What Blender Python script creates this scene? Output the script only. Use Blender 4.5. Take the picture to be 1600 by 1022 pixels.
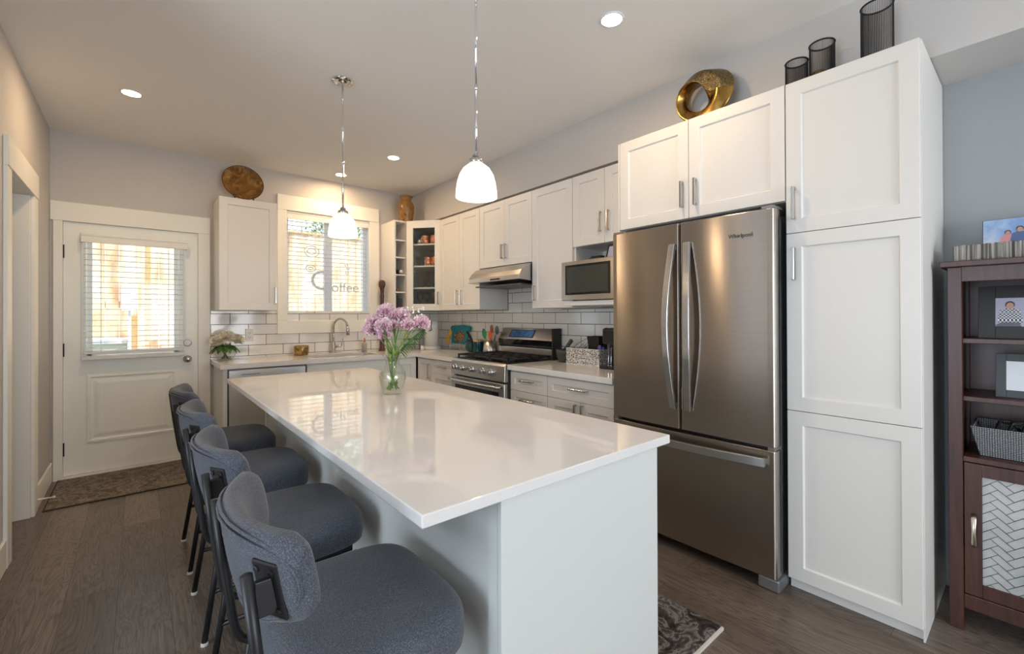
import bpy, math, random
from mathutils import Vector, Matrix
R = math.radians
C = bpy.context.scene
COL = C.collection
for o in list(bpy.data.objects):
    bpy.data.objects.remove(o)

# ------------------------------------------------------------------ camera
CAMZ = 1.28
FPX = 693.6259
YAW, PITCH, ROLL = .698942875, .00384612592, -.00363895349
f0 = Vector((math.sin(YAW), math.cos(YAW), 0)); r0 = Vector((math.cos(YAW), -math.sin(YAW), 0)); u0 = Vector((0, 0, 1))
f2 = f0*math.cos(PITCH)+u0*math.sin(PITCH); u2 = u0*math.cos(PITCH)-f0*math.sin(PITCH)
r3 = r0*math.cos(ROLL)+u2*math.sin(ROLL); u3 = u2*math.cos(ROLL)-r0*math.sin(ROLL)
cd = bpy.data.cameras.new('camera'); cam = bpy.data.objects.new('camera', cd); COL.objects.link(cam)
m = Matrix((r3, u3, -f2)).transposed().to_4x4(); m.translation = Vector((0, 0, CAMZ)); cam.matrix_world = m
cd.sensor_width = 36; cd.sensor_fit = 'HORIZONTAL'; cd.lens = FPX/1600*36
cd.shift_x = 0; cd.shift_y = -(511-490.3803)/1600; cd.clip_start = .03; cd.clip_end = 200
C.camera = cam

# ------------------------------------------------------------------ world, sun, daylight, exposure
w = bpy.data.worlds.new('sky'); C.world = w; w.use_nodes = True
nt = w.node_tree; bg = nt.nodes['Background']
bg.inputs[0].default_value = (.80, .90, 1.0, 1); bg.inputs[1].default_value = 3.2
sd = bpy.data.lights.new('sun', 'SUN'); sd.energy = 11; sd.angle = R(1); sd.color = (1, .91, .80)
so = bpy.data.objects.new('sun', sd); COL.objects.link(so)
so.rotation_euler = Vector((-.50, .42, -.76)).to_track_quat('-Z', 'Y').to_euler()
def area(name, loc, d, sx, sy, e, col):
    l = bpy.data.lights.new(name, 'AREA'); l.shape = 'RECTANGLE'; l.size = sx; l.size_y = sy; l.energy = e; l.color = col
    o = bpy.data.objects.new(name, l); COL.objects.link(o); o.location = loc
    o.rotation_euler = Vector(d).to_track_quat('-Z', 'Z').to_euler(); return o
area('daylight_rear_window', (1.15, -3.52, 1.25), (0, 1, .55), 2.3, 1.9, 98, (.95, .97, 1))
area('daylight_side_window', (-2.92, .35, 1.45), (1, 0, .30), 2.4, 1.5, 80, (.76, .87, 1))
vs = C.view_settings; vs.view_transform = 'Standard'; vs.look = 'None'; vs.gamma = 1; vs.use_curve_mapping = False
vs.exposure = -0.06
C.display_settings.display_device = 'sRGB'
cy = C.cycles
cy.use_denoising = True; cy.max_bounces = 10; cy.diffuse_bounces = 5; cy.glossy_bounces = 5; cy.transmission_bounces = 8; cy.transparent_max_bounces = 12
cy.caustics_reflective = False; cy.caustics_refractive = False; cy.sample_clamp_indirect = 6
DOWN_E = 6.9      # each recessed lamp, W
PEND_E = 1.8       # each pendant bulb, W
WARM = (1.0, .655, .35)

# ------------------------------------------------------------------ materials
def sr(r, g, b):
    f = lambda c: (c/255/12.92 if c/255 <= .04045 else ((c/255+.055)/1.055)**2.4)
    return (f(r), f(g), f(b), 1)
class NT:
    def __init__(s, name):
        s.m = bpy.data.materials.new(name); s.m.use_nodes = True; s.t = s.m.node_tree
        s.b = s.t.nodes['Principled BSDF']; s.out = s.t.nodes['Material Output']
    def n(s, ty, **k):
        x = s.t.nodes.new(ty)
        for a, v in k.items(): setattr(x, a, v)
        return x
    def l(s, a, b): s.t.links.new(a, b)
    def coord(s, scale=(1, 1, 1), loc=(0, 0, 0), rot=(0, 0, 0), world=False):
        if world:
            g = s.n('ShaderNodeNewGeometry'); src = g.outputs['Position']
        else:
            g = s.n('ShaderNodeTexCoord'); src = g.outputs['Object']
        mp = s.n('ShaderNodeMapping'); mp.inputs['Scale'].default_value = scale; mp.inputs['Location'].default_value = loc; mp.inputs['Rotation'].default_value = rot
        s.l(src, mp.inputs[0]); return mp.outputs[0]
    def noise(s, co, scale, detail=3, rough=.5, dist=0):
        x = s.n('ShaderNodeTexNoise'); x.inputs['Scale'].default_value = scale; x.inputs['Detail'].default_value = detail
        x.inputs['Roughness'].default_value = rough; x.inputs['Distortion'].default_value = dist
        s.l(co, x.inputs['Vector']); return x
    def ramp(s, fac, stops, interp='LINEAR'):
        x = s.n('ShaderNodeValToRGB'); e = x.color_ramp; e.interpolation = interp
        while len(e.elements) < len(stops): e.elements.new(.5)
        for i, (p, c) in enumerate(stops): e.elements[i].position = p; e.elements[i].color = c
        s.l(fac, x.inputs[0]); return x.outputs[0]
    def bump(s, h, strength=.2, dist=.002):
        x = s.n('ShaderNodeBump'); x.inputs['Strength'].default_value = strength; x.inputs['Distance'].default_value = dist
        s.l(h, x.inputs['Height']); s.l(x.outputs[0], s.b.inputs['Normal']); return x
    def mix(s, a, b, fac, ty='MIX'):
        x = s.n('ShaderNodeMix'); x.data_type = 'RGBA'; x.blend_type = ty
        for v, i in ((fac, 0), (a, 6), (b, 7)):
            if hasattr(v, 'default_value') or hasattr(v, 'links'): s.l(v, x.inputs[i])
            else: x.inputs[i].default_value = v
        return x.outputs[2]
def pm(name, col, rough=.5, metal=0, var=.0, vscale=30, spec=None, coat=0, bump=0, bscale=60, stretch=(1, 1, 1), **kw):
    s = NT(name); b = s.b
    b.inputs['Base Color'].default_value = col; b.inputs['Roughness'].default_value = rough; b.inputs['Metallic'].default_value = metal
    if spec is not None: b.inputs['Specular IOR Level'].default_value = spec
    if coat: b.inputs['Coat Weight'].default_value = coat; b.inputs['Coat Roughness'].default_value = .05
    co = s.coord(stretch)
    n = s.noise(co, vscale, 3)
    v = var or .004
    dk = tuple(c*(1-v) for c in col[:3])+(1,); lt = tuple(min(1, c*(1+v)) for c in col[:3])+(1,)
    s.l(s.ramp(n.outputs[0], [(.3, dk), (.7, lt)]), b.inputs['Base Color'])
    if bump:
        n2 = s.noise(co, bscale, 4); s.bump(n2.outputs[0], bump)
    return s.m
def glass(name, col=(1, 1, 1, 1), rough=0, ior=1.45, tr=.0):
    s = NT(name); b = s.b
    b.inputs['Base Color'].default_value = col; b.inputs['Roughness'].default_value = rough; b.inputs['IOR'].default_value = ior
    b.inputs['Transmission Weight'].default_value = 1
    return s.m
def pane(name, tint=(.93, .96, .97, 1), k=.38):      # thin window glass: see-through with fresnel reflection
    s = NT(name); t = s.n('ShaderNodeBsdfTransparent'); t.inputs[0].default_value = tint
    g = s.n('ShaderNodeBsdfGlossy'); g.inputs['Roughness'].default_value = .02
    lw = s.n('ShaderNodeLayerWeight'); lw.inputs[0].default_value = .5; pw = s.n('ShaderNodeMath'); pw.operation = 'POWER'; pw.inputs[1].default_value = 3.5; s.l(lw.outputs['Facing'], pw.inputs[0])
    fr = s.n('ShaderNodeMath'); fr.operation = 'MULTIPLY_ADD'; fr.inputs[1].default_value = k; fr.inputs[2].default_value = .035; s.l(pw.outputs[0], fr.inputs[0])
    mx = s.n('ShaderNodeMixShader'); s.l(fr.outputs[0], mx.inputs[0]); s.l(t.outputs[0], mx.inputs[1]); s.l(g.outputs[0], mx.inputs[2])
    s.l(mx.outputs[0], s.out.inputs[0]); return s.m
def emis(name, col, st):
    s = NT(name); s.b.inputs['Base Color'].default_value = (.8, .8, .8, 1)
    s.b.inputs['Emission Color'].default_value = col; s.b.inputs['Emission Strength'].default_value = st; return s.m
def steel(name, col=(.44, .40, .365, 1), rough=.23, aniso=.93, rot=0.25, stretch=(60, 1, 900)):
    s = NT(name); b = s.b
    b.inputs['Metallic'].default_value = 1; b.inputs['Roughness'].default_value = rough
    b.inputs['Anisotropic'].default_value = aniso; b.inputs['Anisotropic Rotation'].default_value = rot
    tg = s.n('ShaderNodeTangent'); tg.direction_type = 'RADIAL'; tg.axis = 'Z'; s.l(tg.outputs[0], b.inputs['Tangent'])
    co = s.coord(stretch); n = s.noise(co, 1.0, 2)
    s.l(s.ramp(n.outputs[0], [(.35, tuple(c*.95 for c in col[:3])+(1,)), (.65, tuple(min(1, c*1.05) for c in col[:3])+(1,))]), b.inputs['Base Color'])
    return s.m
def tile(name, axis, s0):
    s = NT(name); b = s.b
    g = s.n('ShaderNodeNewGeometry'); sp = s.n('ShaderNodeSeparateXYZ'); s.l(g.outputs['Position'], sp.inputs[0])
    a = s.n('ShaderNodeMath'); a.operation = 'ADD'; a.inputs[1].default_value = 30*.306-s0; s.l(sp.outputs[axis], a.inputs[0])
    c = s.n('ShaderNodeMath'); c.operation = 'ADD'; c.inputs[1].default_value = 20*.1015-.900; s.l(sp.outputs[2], c.inputs[0])
    cb = s.n('ShaderNodeCombineXYZ'); s.l(a.outputs[0], cb.inputs[0]); s.l(c.outputs[0], cb.inputs[1])
    br = s.n('ShaderNodeTexBrick'); s.l(cb.outputs[0], br.inputs['Vector']); br.offset = .5; br.offset_frequency = 2
    for k, v in (('Scale', 1), ('Mortar Size', .0026), ('Mortar Smooth', .1), ('Brick Width', .306), ('Row Height', .1015), ('Bias', 0)): br.inputs[k].default_value = v
    br.inputs['Color1'].default_value = (.74, .74, .72, 1); br.inputs['Color2'].default_value = (.79, .79, .77, 1); br.inputs['Mortar'].default_value = (.045, .04, .035, 1)
    s.l(br.outputs['Color'], b.inputs['Base Color'])
    rr = s.ramp(br.outputs['Fac'], [(0, (.08, .08, .08, 1)), (1, (.8, .8, .8, 1))]); s.l(rr, b.inputs['Roughness'])
    iv = s.n('ShaderNodeMath'); iv.operation = 'SUBTRACT'; iv.inputs[0].default_value = 1; s.l(br.outputs['Fac'], iv.inputs[1])
    nz = s.noise(cb.outputs[0], 9, 2); ad = s.n('ShaderNodeMath'); ad.operation = 'MULTIPLY_ADD'; ad.inputs[1].default_value = .25
    s.l(nz.outputs[0], ad.inputs[0]); s.l(iv.outputs[0], ad.inputs[2]); s.bump(ad.outputs[0], .35, .003)
    return s.m
def woodfloor():
    s = NT('plank_floor'); b = s.b
    g = s.n('ShaderNodeNewGeometry'); sp = s.n('ShaderNodeSeparateXYZ'); s.l(g.outputs['Position'], sp.inputs[0])
    ax = s.n('ShaderNodeMath'); ax.operation = 'ADD'; ax.inputs[1].default_value = 20+.095; s.l(sp.outputs[0], ax.inputs[0])
    ay = s.n('ShaderNodeMath'); ay.operation = 'ADD'; ay.inputs[1].default_value = 20.35; s.l(sp.outputs[1], ay.inputs[0])
    cb = s.n('ShaderNodeCombineXYZ'); s.l(ay.outputs[0], cb.inputs[0]); s.l(ax.outputs[0], cb.inputs[1])
    def brick(c1, c2, mo):
        br = s.n('ShaderNodeTexBrick'); s.l(cb.outputs[0], br.inputs['Vector']); br.offset = .37; br.offset_frequency = 2
        for k, v in (('Scale', 1), ('Mortar Size', .0011), ('Mortar Smooth', .3), ('Brick Width', 1.22), ('Row Height', .182), ('Bias', 0)): br.inputs[k].default_value = v
        br.inputs['Color1'].default_value = c1; br.inputs['Color2'].default_value = c2; br.inputs['Mortar'].default_value = mo; return br
    br = brick((0, 0, 0, 1), (1, 1, 1, 1), (.5, .5, .5, 1))
    # per-plank offset of the grain
    sc = s.n('ShaderNodeVectorMath'); sc.operation = 'MULTIPLY'; s.l(br.outputs['Color'], sc.inputs[0]); sc.inputs[1].default_value = (7.3, 3.1, 5)
    ad = s.n('ShaderNodeVectorMath'); ad.operation = 'ADD'; s.l(cb.outputs[0], ad.inputs[0]); s.l(sc.outputs[0], ad.inputs[1])
    m1 = s.n('ShaderNodeMapping'); m1.inputs['Scale'].default_value = (1.1, 7.5, 1); s.l(ad.outputs[0], m1.inputs[0])
    n1 = s.noise(m1.outputs[0], 1.0, 3, .5, .6)
    # rings: cathedral figure from contour lines of a smooth field
    mm = s.n('ShaderNodeMath'); mm.operation = 'MULTIPLY'; mm.inputs[1].default_value = 26; s.l(n1.outputs[0], mm.inputs[0])
    fr = s.n('ShaderNodeMath'); fr.operation = 'PINGPONG'; fr.inputs[1].default_value = .5; s.l(mm.outputs[0], fr.inputs[0])
    m2 = s.n('ShaderNodeMapping'); m2.inputs['Scale'].default_value = (6, 190, 1); s.l(ad.outputs[0], m2.inputs[0])
    n2 = s.noise(m2.outputs[0], 1.0, 4, .65)
    base = s.ramp(br.outputs['Color'], [(0, (.130, .100, .080, 1)), (.5, (.182, .143, .117, 1)), (1, (.240, .192, .160, 1))])
    ring = s.ramp(fr.outputs[0], [(0, (.45, .45, .45, 1)), (.30, (1, 1, 1, 1))])
    c1 = s.mix(base, ring, .75, 'MULTIPLY')
    fine = s.ramp(n2.outputs[0], [(.32, (.55, .55, .55, 1)), (.68, (1.2, 1.2, 1.2, 1))])
    c2 = s.mix(c1, fine, .8, 'MULTIPLY')
    c3 = s.mix(c2, (.025, .018, .014, 1), br.outputs['Fac'])
    s.l(c3, b.inputs['Base Color'])
    b.inputs['Roughness'].default_value = .30
    hh = s.n('ShaderNodeMath'); hh.operation = 'MULTIPLY_ADD'; hh.inputs[1].default_value = .35; s.l(n2.outputs[0], hh.inputs[0]); s.l(fr.outputs[0], hh.inputs[2])
    s.bump(hh.outputs[0], .18, .0015)
    return s.m
def fabric():
    s = NT('grey_felt_fabric'); co = s.coord((1, 1, 1))
    n = s.noise(co, 430, 3, .7); n2 = s.noise(co, 12, 2)
    c = s.ramp(n.outputs[0], [(.30, (.034, .040, .054, 1)), (.52, (.086, .095, .116, 1)), (.72, (.22, .23, .26, 1))])
    s.l(s.mix(c, s.ramp(n2.outputs[0], [(.3, (.85, .85, .85, 1)), (.7, (1.1, 1.1, 1.1, 1))]), .6, 'MULTIPLY'), s.b.inputs['Base Color'])
    s.b.inputs['Roughness'].default_value = .95; s.b.inputs['Sheen Weight'].default_value = .2; s.b.inputs['Sheen Roughness'].default_value = .5
    s.b.inputs['Specular IOR Level'].default_value = .15
    s.bump(n.outputs[0], .5, .0015); return s.m
def rugmat(name, cols, sc=9, dist=3.0):
    s = NT(name); co = s.coord((1, 1, 1))
    n = s.noise(co, sc, 4, .6, dist); n2 = s.noise(co, 300, 3, .7)
    c = s.ramp(n.outputs[0], [(.36, cols[0]), (.48, cols[1]), (.53, cols[2]), (.60, cols[1]), (.72, cols[0])])
    s.l(s.mix(c, s.ramp(n2.outputs[0], [(.3, (.55, .55, .55, 1)), (.7, (1.3, 1.3, 1.3, 1))]), .8, 'MULTIPLY'), s.b.inputs['Base Color'])
    s.b.inputs['Roughness'].default_value = 1; s.b.inputs['Specular IOR Level'].default_value = .1
    s.bump(n2.outputs[0], 1, .006); return s.m
def mahog(name='dark_cherry_wood', rot=0):
    s = NT(name); co = s.coord((14, 14, 1.2)); n = s.noise(co, 2.2, 4, .6, 1.2)
    s.l(s.ramp(n.outputs[0], [(.3, (.036, .011, .007, 1)), (.55, (.062, .019, .012, 1)), (.75, (.092, .029, .017, 1))]), s.b.inputs['Base Color'])
    s.b.inputs['Roughness'].default_value = .38; s.bump(n.outputs[0], .1, .001); return s.m
def speck(name, cols, scale, rough=.5, metal=0, bump=.0, pts=(.35, .5, .65), dist=0, det=4):
    s = NT(name); n = s.noise(s.coord(), scale, det, .6, dist)
    s.l(s.ramp(n.outputs[0], [(p, c) for p, c in zip(pts, cols)]), s.b.inputs['Base Color'])
    s.b.inputs['Roughness'].default_value = rough; s.b.inputs['Metallic'].default_value = metal
    if bump: s.bump(n.outputs[0], bump, .003)
    return s.m
def voro(name, c0, c1, scale, rough=.4, metal=0, thr=.08, bump=0, feature='DISTANCE_TO_EDGE'):
    s = NT(name); v = s.n('ShaderNodeTexVoronoi'); v.feature = feature; v.inputs['Scale'].default_value = scale; s.l(s.coord(), v.inputs['Vector'])
    s.l(s.ramp(v.outputs['Distance'], [(thr*.6, c0), (thr, c1)]), s.b.inputs['Base Color'])
    s.b.inputs['Roughness'].default_value = rough; s.b.inputs['Metallic'].default_value = metal
    if bump: s.bump(v.outputs['Distance'], bump, .004)
    return s.m
M = dict(
    wall=pm('warm_grey_paint', (.56, .54, .52, 1), .8, bump=.04, bscale=250),
    alcove=pm('blue_grey_paint_dimmed', (.33, .35, .36, 1), .8, bump=.04, bscale=250),  # blue-grey paint, darkened so the wall's dim lighting is in the colour
    ceil=pm('ceiling_paint', (.88, .86, .83, 1), .9, bump=.05, bscale=200),
    trim=pm('white_trim_paint', (.84, .83, .77, 1), .4),
    doorp=pm('white_door_paint', (.86, .87, .81, 1), .38),
    cab=pm('white_cabinet_paint', (.77, .755, .72, 1), .36),
    cabin=pm('cabinet_inside_white', (.62, .59, .55, 1), .5),
    island=pm('island_panel_paint', (.70, .725, .71, 1), .42),
    quartz=speck('white_quartz', [(.775, .765, .755, 1), (.795, .785, .775, 1), (.81, .80, .795, 1)], 180, .035),
    floor=woodfloor(), tb=tile('subway_tile_back', 0, .967), trr=tile('subway_tile_right', 1, 3.154),
    steel=steel('brushed_steel'), steelh=steel('bright_brushed_steel', (.58, .58, .58, 1), .25, .5, 0),
    steelr=steel('range_steel', (.50, .49, .48, 1), .28, .5, 0.25),
    dsteel=pm('dark_grey_metal', (.13, .13, .135, 1), .4, .8), gsteel=pm('grey_side_metal', (.25, .25, .26, 1), .4, .6),
    chrome=pm('chrome', (.80, .80, .82, 1), .08, 1), nickel=pm('brushed_nickel', (.60, .59, .58, 1), .2, 1),
    nickelr=pm('satin_nickel', (.5, .48, .45, 1), .5, 1), black=pm('matt_black_metal', (.012, .012, .014, 1), .42), blackp=pm('black_plastic', (.014, .014, .015, 1), .3, bump=.02),
    blackg=pm('black_glass', (.010, .011, .012, 1), .05), iron=pm('cast_iron', (.016, .015, .015, 1), .55, bump=.15, bscale=200),
    fabric=fabric(), foot=pm('pale_foot_pad', (.7, .66, .6, 1), .5),
    shade=None, gl=pane('clear_glass', (.965, .975, .97, 1), .75), pane=pane('window_glass'), water=pane('water', (.95, .985, .95, 1)),
    vinyl=pm('white_vinyl', (.80, .82, .84, 1), .4), slat=pm('white_blind_slat', (.72, .72, .72, 1), .45),
    wood=mahog(), hinge=pm('dark_bronze_metal', (.05, .04, .035, 1), .4, .7),
    rug=rugmat('taupe_rug', [(.16, .132, .108, 1), (.22, .185, .152, 1), (.38, .335, .29, 1)], 9, 2.2),
    mat=rugmat('charcoal_shag', [(.035, .030, .030, 1), (.10, .088, .085, 1), (.32, .29, .28, 1)], 11, 1.5),
    rugedge=pm('rug_binding', (.04, .03, .025, 1), .9),
    urn=speck('ochre_glaze', [(.11, .045, .010, 1), (.30, .14, .030, 1), (.22, .14, .05, 1)], 14, .3, 0, .2, dist=1.5),
    plate=speck('amber_lacquer', [(.10, .042, .008, 1), (.23, .105, .018, 1), (.42, .27, .10, 1)], 13, .28, 0, .15, (.35, .55, .72), 1.2),
    ring=speck('polished_bronze', [(.16, .08, .02, 1), (.40, .23, .06, 1), (.60, .38, .12, 1)], 6, .22, 1),
    ringt=voro('hammered_bronze', (.05, .032, .018, 1), (.42, .30, .13, 1), 170, .3, 1, .12, .8),
    copper=pm('hammered_copper', (.85, .36, .20, 1), .2, 1, bump=.3, bscale=90),
    gold=speck('mercury_gold_glass', [(.16, .10, .03, 1), (.38, .26, .08, 1), (.60, .45, .20, 1)], 40, .2, .6),
    leaf=speck('leaf_green', [(.025, .075, .015, 1), (.06, .16, .03, 1), (.14, .27, .06, 1)], 30, .5),
    stem=speck('stem_green', [(.06, .13, .02, 1), (.14, .25, .05, 1), (.30, .36, .10, 1)], 30, .5),
    pink=speck('pink_petal', [(.80, .34, .52, 1), (.94, .64, .76, 1), (.98, .90, .93, 1)], 70, .7, pts=(.3, .46, .58)),
    cream=speck('cream_petal', [(.82, .78, .60, 1), (.91, .87, .76, 1), (.94, .91, .86, 1)], 25, .7),
    white=pm('white_plastic', (.80, .80, .79, 1), .35), whitep=pm('white_paper', (.78, .82, .86, 1), .6),
    brown=speck('carved_dark_wood', [(.035, .014, .010, 1), (.075, .030, .022, 1), (.12, .05, .035, 1)], 40, .35, 0, .3),
    teal=pm('teal_glaze', (.004, .22, .27, 1), .15), dteal=pm('dark_teal_glaze', (.004, .045, .055, 1), .12), twood=pm('pale_wood', (.45, .30, .17, 1), .5, var=.2),
    green=pm('green_silicone', (.02, .32, .05, 1), .4), orange=pm('orange_silicone', (.75, .10, .02, 1), .4), red=pm('rust_silicone', (.38, .10, .05, 1), .4),
    grey=pm('grey_silicone', (.12, .12, .12, 1), .5), tealb=pm('bright_teal_silicone', (.0, .22, .26, 1), .35),
    yellow=pm('yellow_ceramic', (.80, .42, .04, 1), .3), food=voro('food_print', (.10, .03, .03, 1), (.62, .50, .12, 1), 38, .4, 0, .25),
    stone=speck('dark_granite', [(.02, .022, .02, 1), (.05, .055, .05, 1), (.10, .11, .10, 1)], 160, .5),
    lace=voro('floral_lace_print', (.74, .72, .68, 1), (.13, .12, .11, 1), 62, .5, 0, .16),
    purple=pm('purple_plastic', (.14, .07, .40, 1), .4), smoke=glass('smoked_glass', (.5, .5, .52, 1)),
    weave=None, twig=None, gframe=pm('charcoal_frame', (.055, .062, .07, 1), .5), bframe=pm('black_frame', (.012, .011, .011, 1), .4),
    skyp=speck('photo_sky', [(.22, .35, .62, 1), (.38, .52, .76, 1), (.62, .70, .82, 1)], 9, .35), skin=pm('photo_skin', (.55, .30, .22, 1), .5),
    pinks=pm('photo_pink', (.75, .33, .34, 1), .5), blues=pm('photo_blue', (.10, .15, .32, 1), .5), hair=pm('photo_hair', (.03, .02, .018, 1), .5), lav=pm('photo_backdrop', (.42, .42, .55, 1), .5),
    hedge=pm('photo_hedge', (.08, .14, .09, 1), .5), jean=pm('photo_trouser', (.12, .13, .16, 1), .5),
    check=None, herring=None, fence=None, gravel=speck('gravel', [(.16, .16, .17, 1), (.34, .34, .36, 1), (.60, .60, .62, 1)], 40, .9, 0, .5),
    conc=pm('pale_green_block', (.52, .56, .46, 1), .8, bump=.1), postw=pm('orange_cedar_post', (.50, .27, .11, 1), .7, var=.2), cap=pm('white_cap', (.8, .8, .8, 1), .6),
    tree=speck('hedge_leaf', [(.03, .08, .02, 1), (.10, .22, .06, 1), (.25, .42, .15, 1)], 12, .8), stucco=pm('cream_stucco', (.80, .72, .58, 1), .9, bump=.1),
    decal=pm('silver_decal', (.68, .69, .70, 1), .4, .3), amber=glass('amber_glass', (.75, .35, .08, 1)), bottle=glass('green_bottle_glass', (.10, .22, .10, 1)),
    disp=emis('oven_display_glow', (.10, .32, .85, 1), 0.0), lamp=emis('downlight_lens', (1, .84, .60, 1), 60), sofa=pm('living_room_sofa_cloth', (.30, .25, .2, 1), .9),
)
def shade_mat():
    s = NT('opal_glass_shade'); b = s.b
    b.inputs['Base Color'].default_value = (.9, .86, .78, 1); b.inputs['Roughness'].default_value = .3
    co = s.coord((1, 1, 1)); sp = s.n('ShaderNodeSeparateXYZ'); s.l(co, sp.inputs[0])
    c = s.ramp(sp.outputs[2], [(0, (1, .93, .78, 1)), (.14, (1, .86, .62, 1))])
    s.l(c, b.inputs['Emission Color']); b.inputs['Emission Strength'].default_value = 1.35
    return s.m
M['shade'] = shade_mat()
def weave_mat():
    s = NT('grey_woven_cord'); w1 = s.n('ShaderNodeTexWave'); w1.bands_direction = 'Z'; w1.inputs['Scale'].default_value = 45; w1.inputs['Distortion'].default_value = 1.5; w1.inputs['Detail Scale'].default_value = 3
    w2 = s.n('ShaderNodeTexWave'); w2.bands_direction = 'Y'; w2.inputs['Scale'].default_value = 45; w2.inputs['Distortion'].default_value = 1.5
    co = s.coord(); s.l(co, w1.inputs[0]); s.l(co, w2.inputs[0])
    h = s.n('ShaderNodeMath'); h.operation = 'MULTIPLY'; s.l(w1.outputs['Fac'], h.inputs[0]); s.l(w2.outputs['Fac'], h.inputs[1])
    s.l(s.ramp(h.outputs[0], [(0, (.07, .075, .08, 1)), (.3, (.20, .21, .22, 1)), (.8, (.48, .49, .50, 1))]), s.b.inputs['Base Color'])
    s.b.inputs['Roughness'].default_value = .8; s.bump(h.outputs[0], .8, .003); return s.m
M['weave'] = weave_mat()
def twig_mat():
    s = NT('grey_willow_twig'); n = s.noise(s.coord((1, 60, 1)), 2.2, 3)
    s.l(s.ramp(n.outputs[0], [(.35, (.06, .05, .045, 1)), (.5, (.25, .23, .20, 1)), (.65, (.50, .48, .42, 1))]), s.b.inputs['Base Color']); s.b.inputs['Roughness'].default_value = .7; return s.m
M['twig'] = twig_mat()
def check_mat():
    s = NT('plaid_shirt_print'); c = s.n('ShaderNodeTexChecker'); c.inputs['Scale'].default_value = 190; c.inputs[1].default_value = (.75, .75, .78, 1); c.inputs[2].default_value = (.02, .02, .05, 1)
    s.l(s.coord(), c.inputs[0]); s.l(c.outputs[0], s.b.inputs['Base Color']); return s.m
M['check'] = check_mat()
def fence_mat():
    s = NT('cedar_fence_boards'); n = s.noise(s.coord((2, 2, .5)), 3, 4, .6, .6); n2 = s.noise(s.coord((7, 1, .15)), 1.0, 2)
    c = s.ramp(n.outputs[0], [(.3, (.46, .26, .13, 1)), (.5, (.66, .49, .32, 1)), (.7, (.80, .70, .56, 1))])
    s.l(s.mix(c, s.ramp(n2.outputs[0], [(.35, (.65, .6, .55, 1)), (.65, (1.1, 1.1, 1.1, 1))]), .8, 'MULTIPLY'), s.b.inputs['Base Color']); s.b.inputs['Roughness'].default_value = .8; return s.m
M['fence'] = fence_mat()
M['glw'] = pane('glassware', (.88, .90, .90, 1), 1.0)
M['herring'] = speck('frosted_leaded_glass', [(.36, .38, .37, 1), (.46, .47, .46, 1), (.55, .55, .55, 1)], 4, .12)

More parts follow.
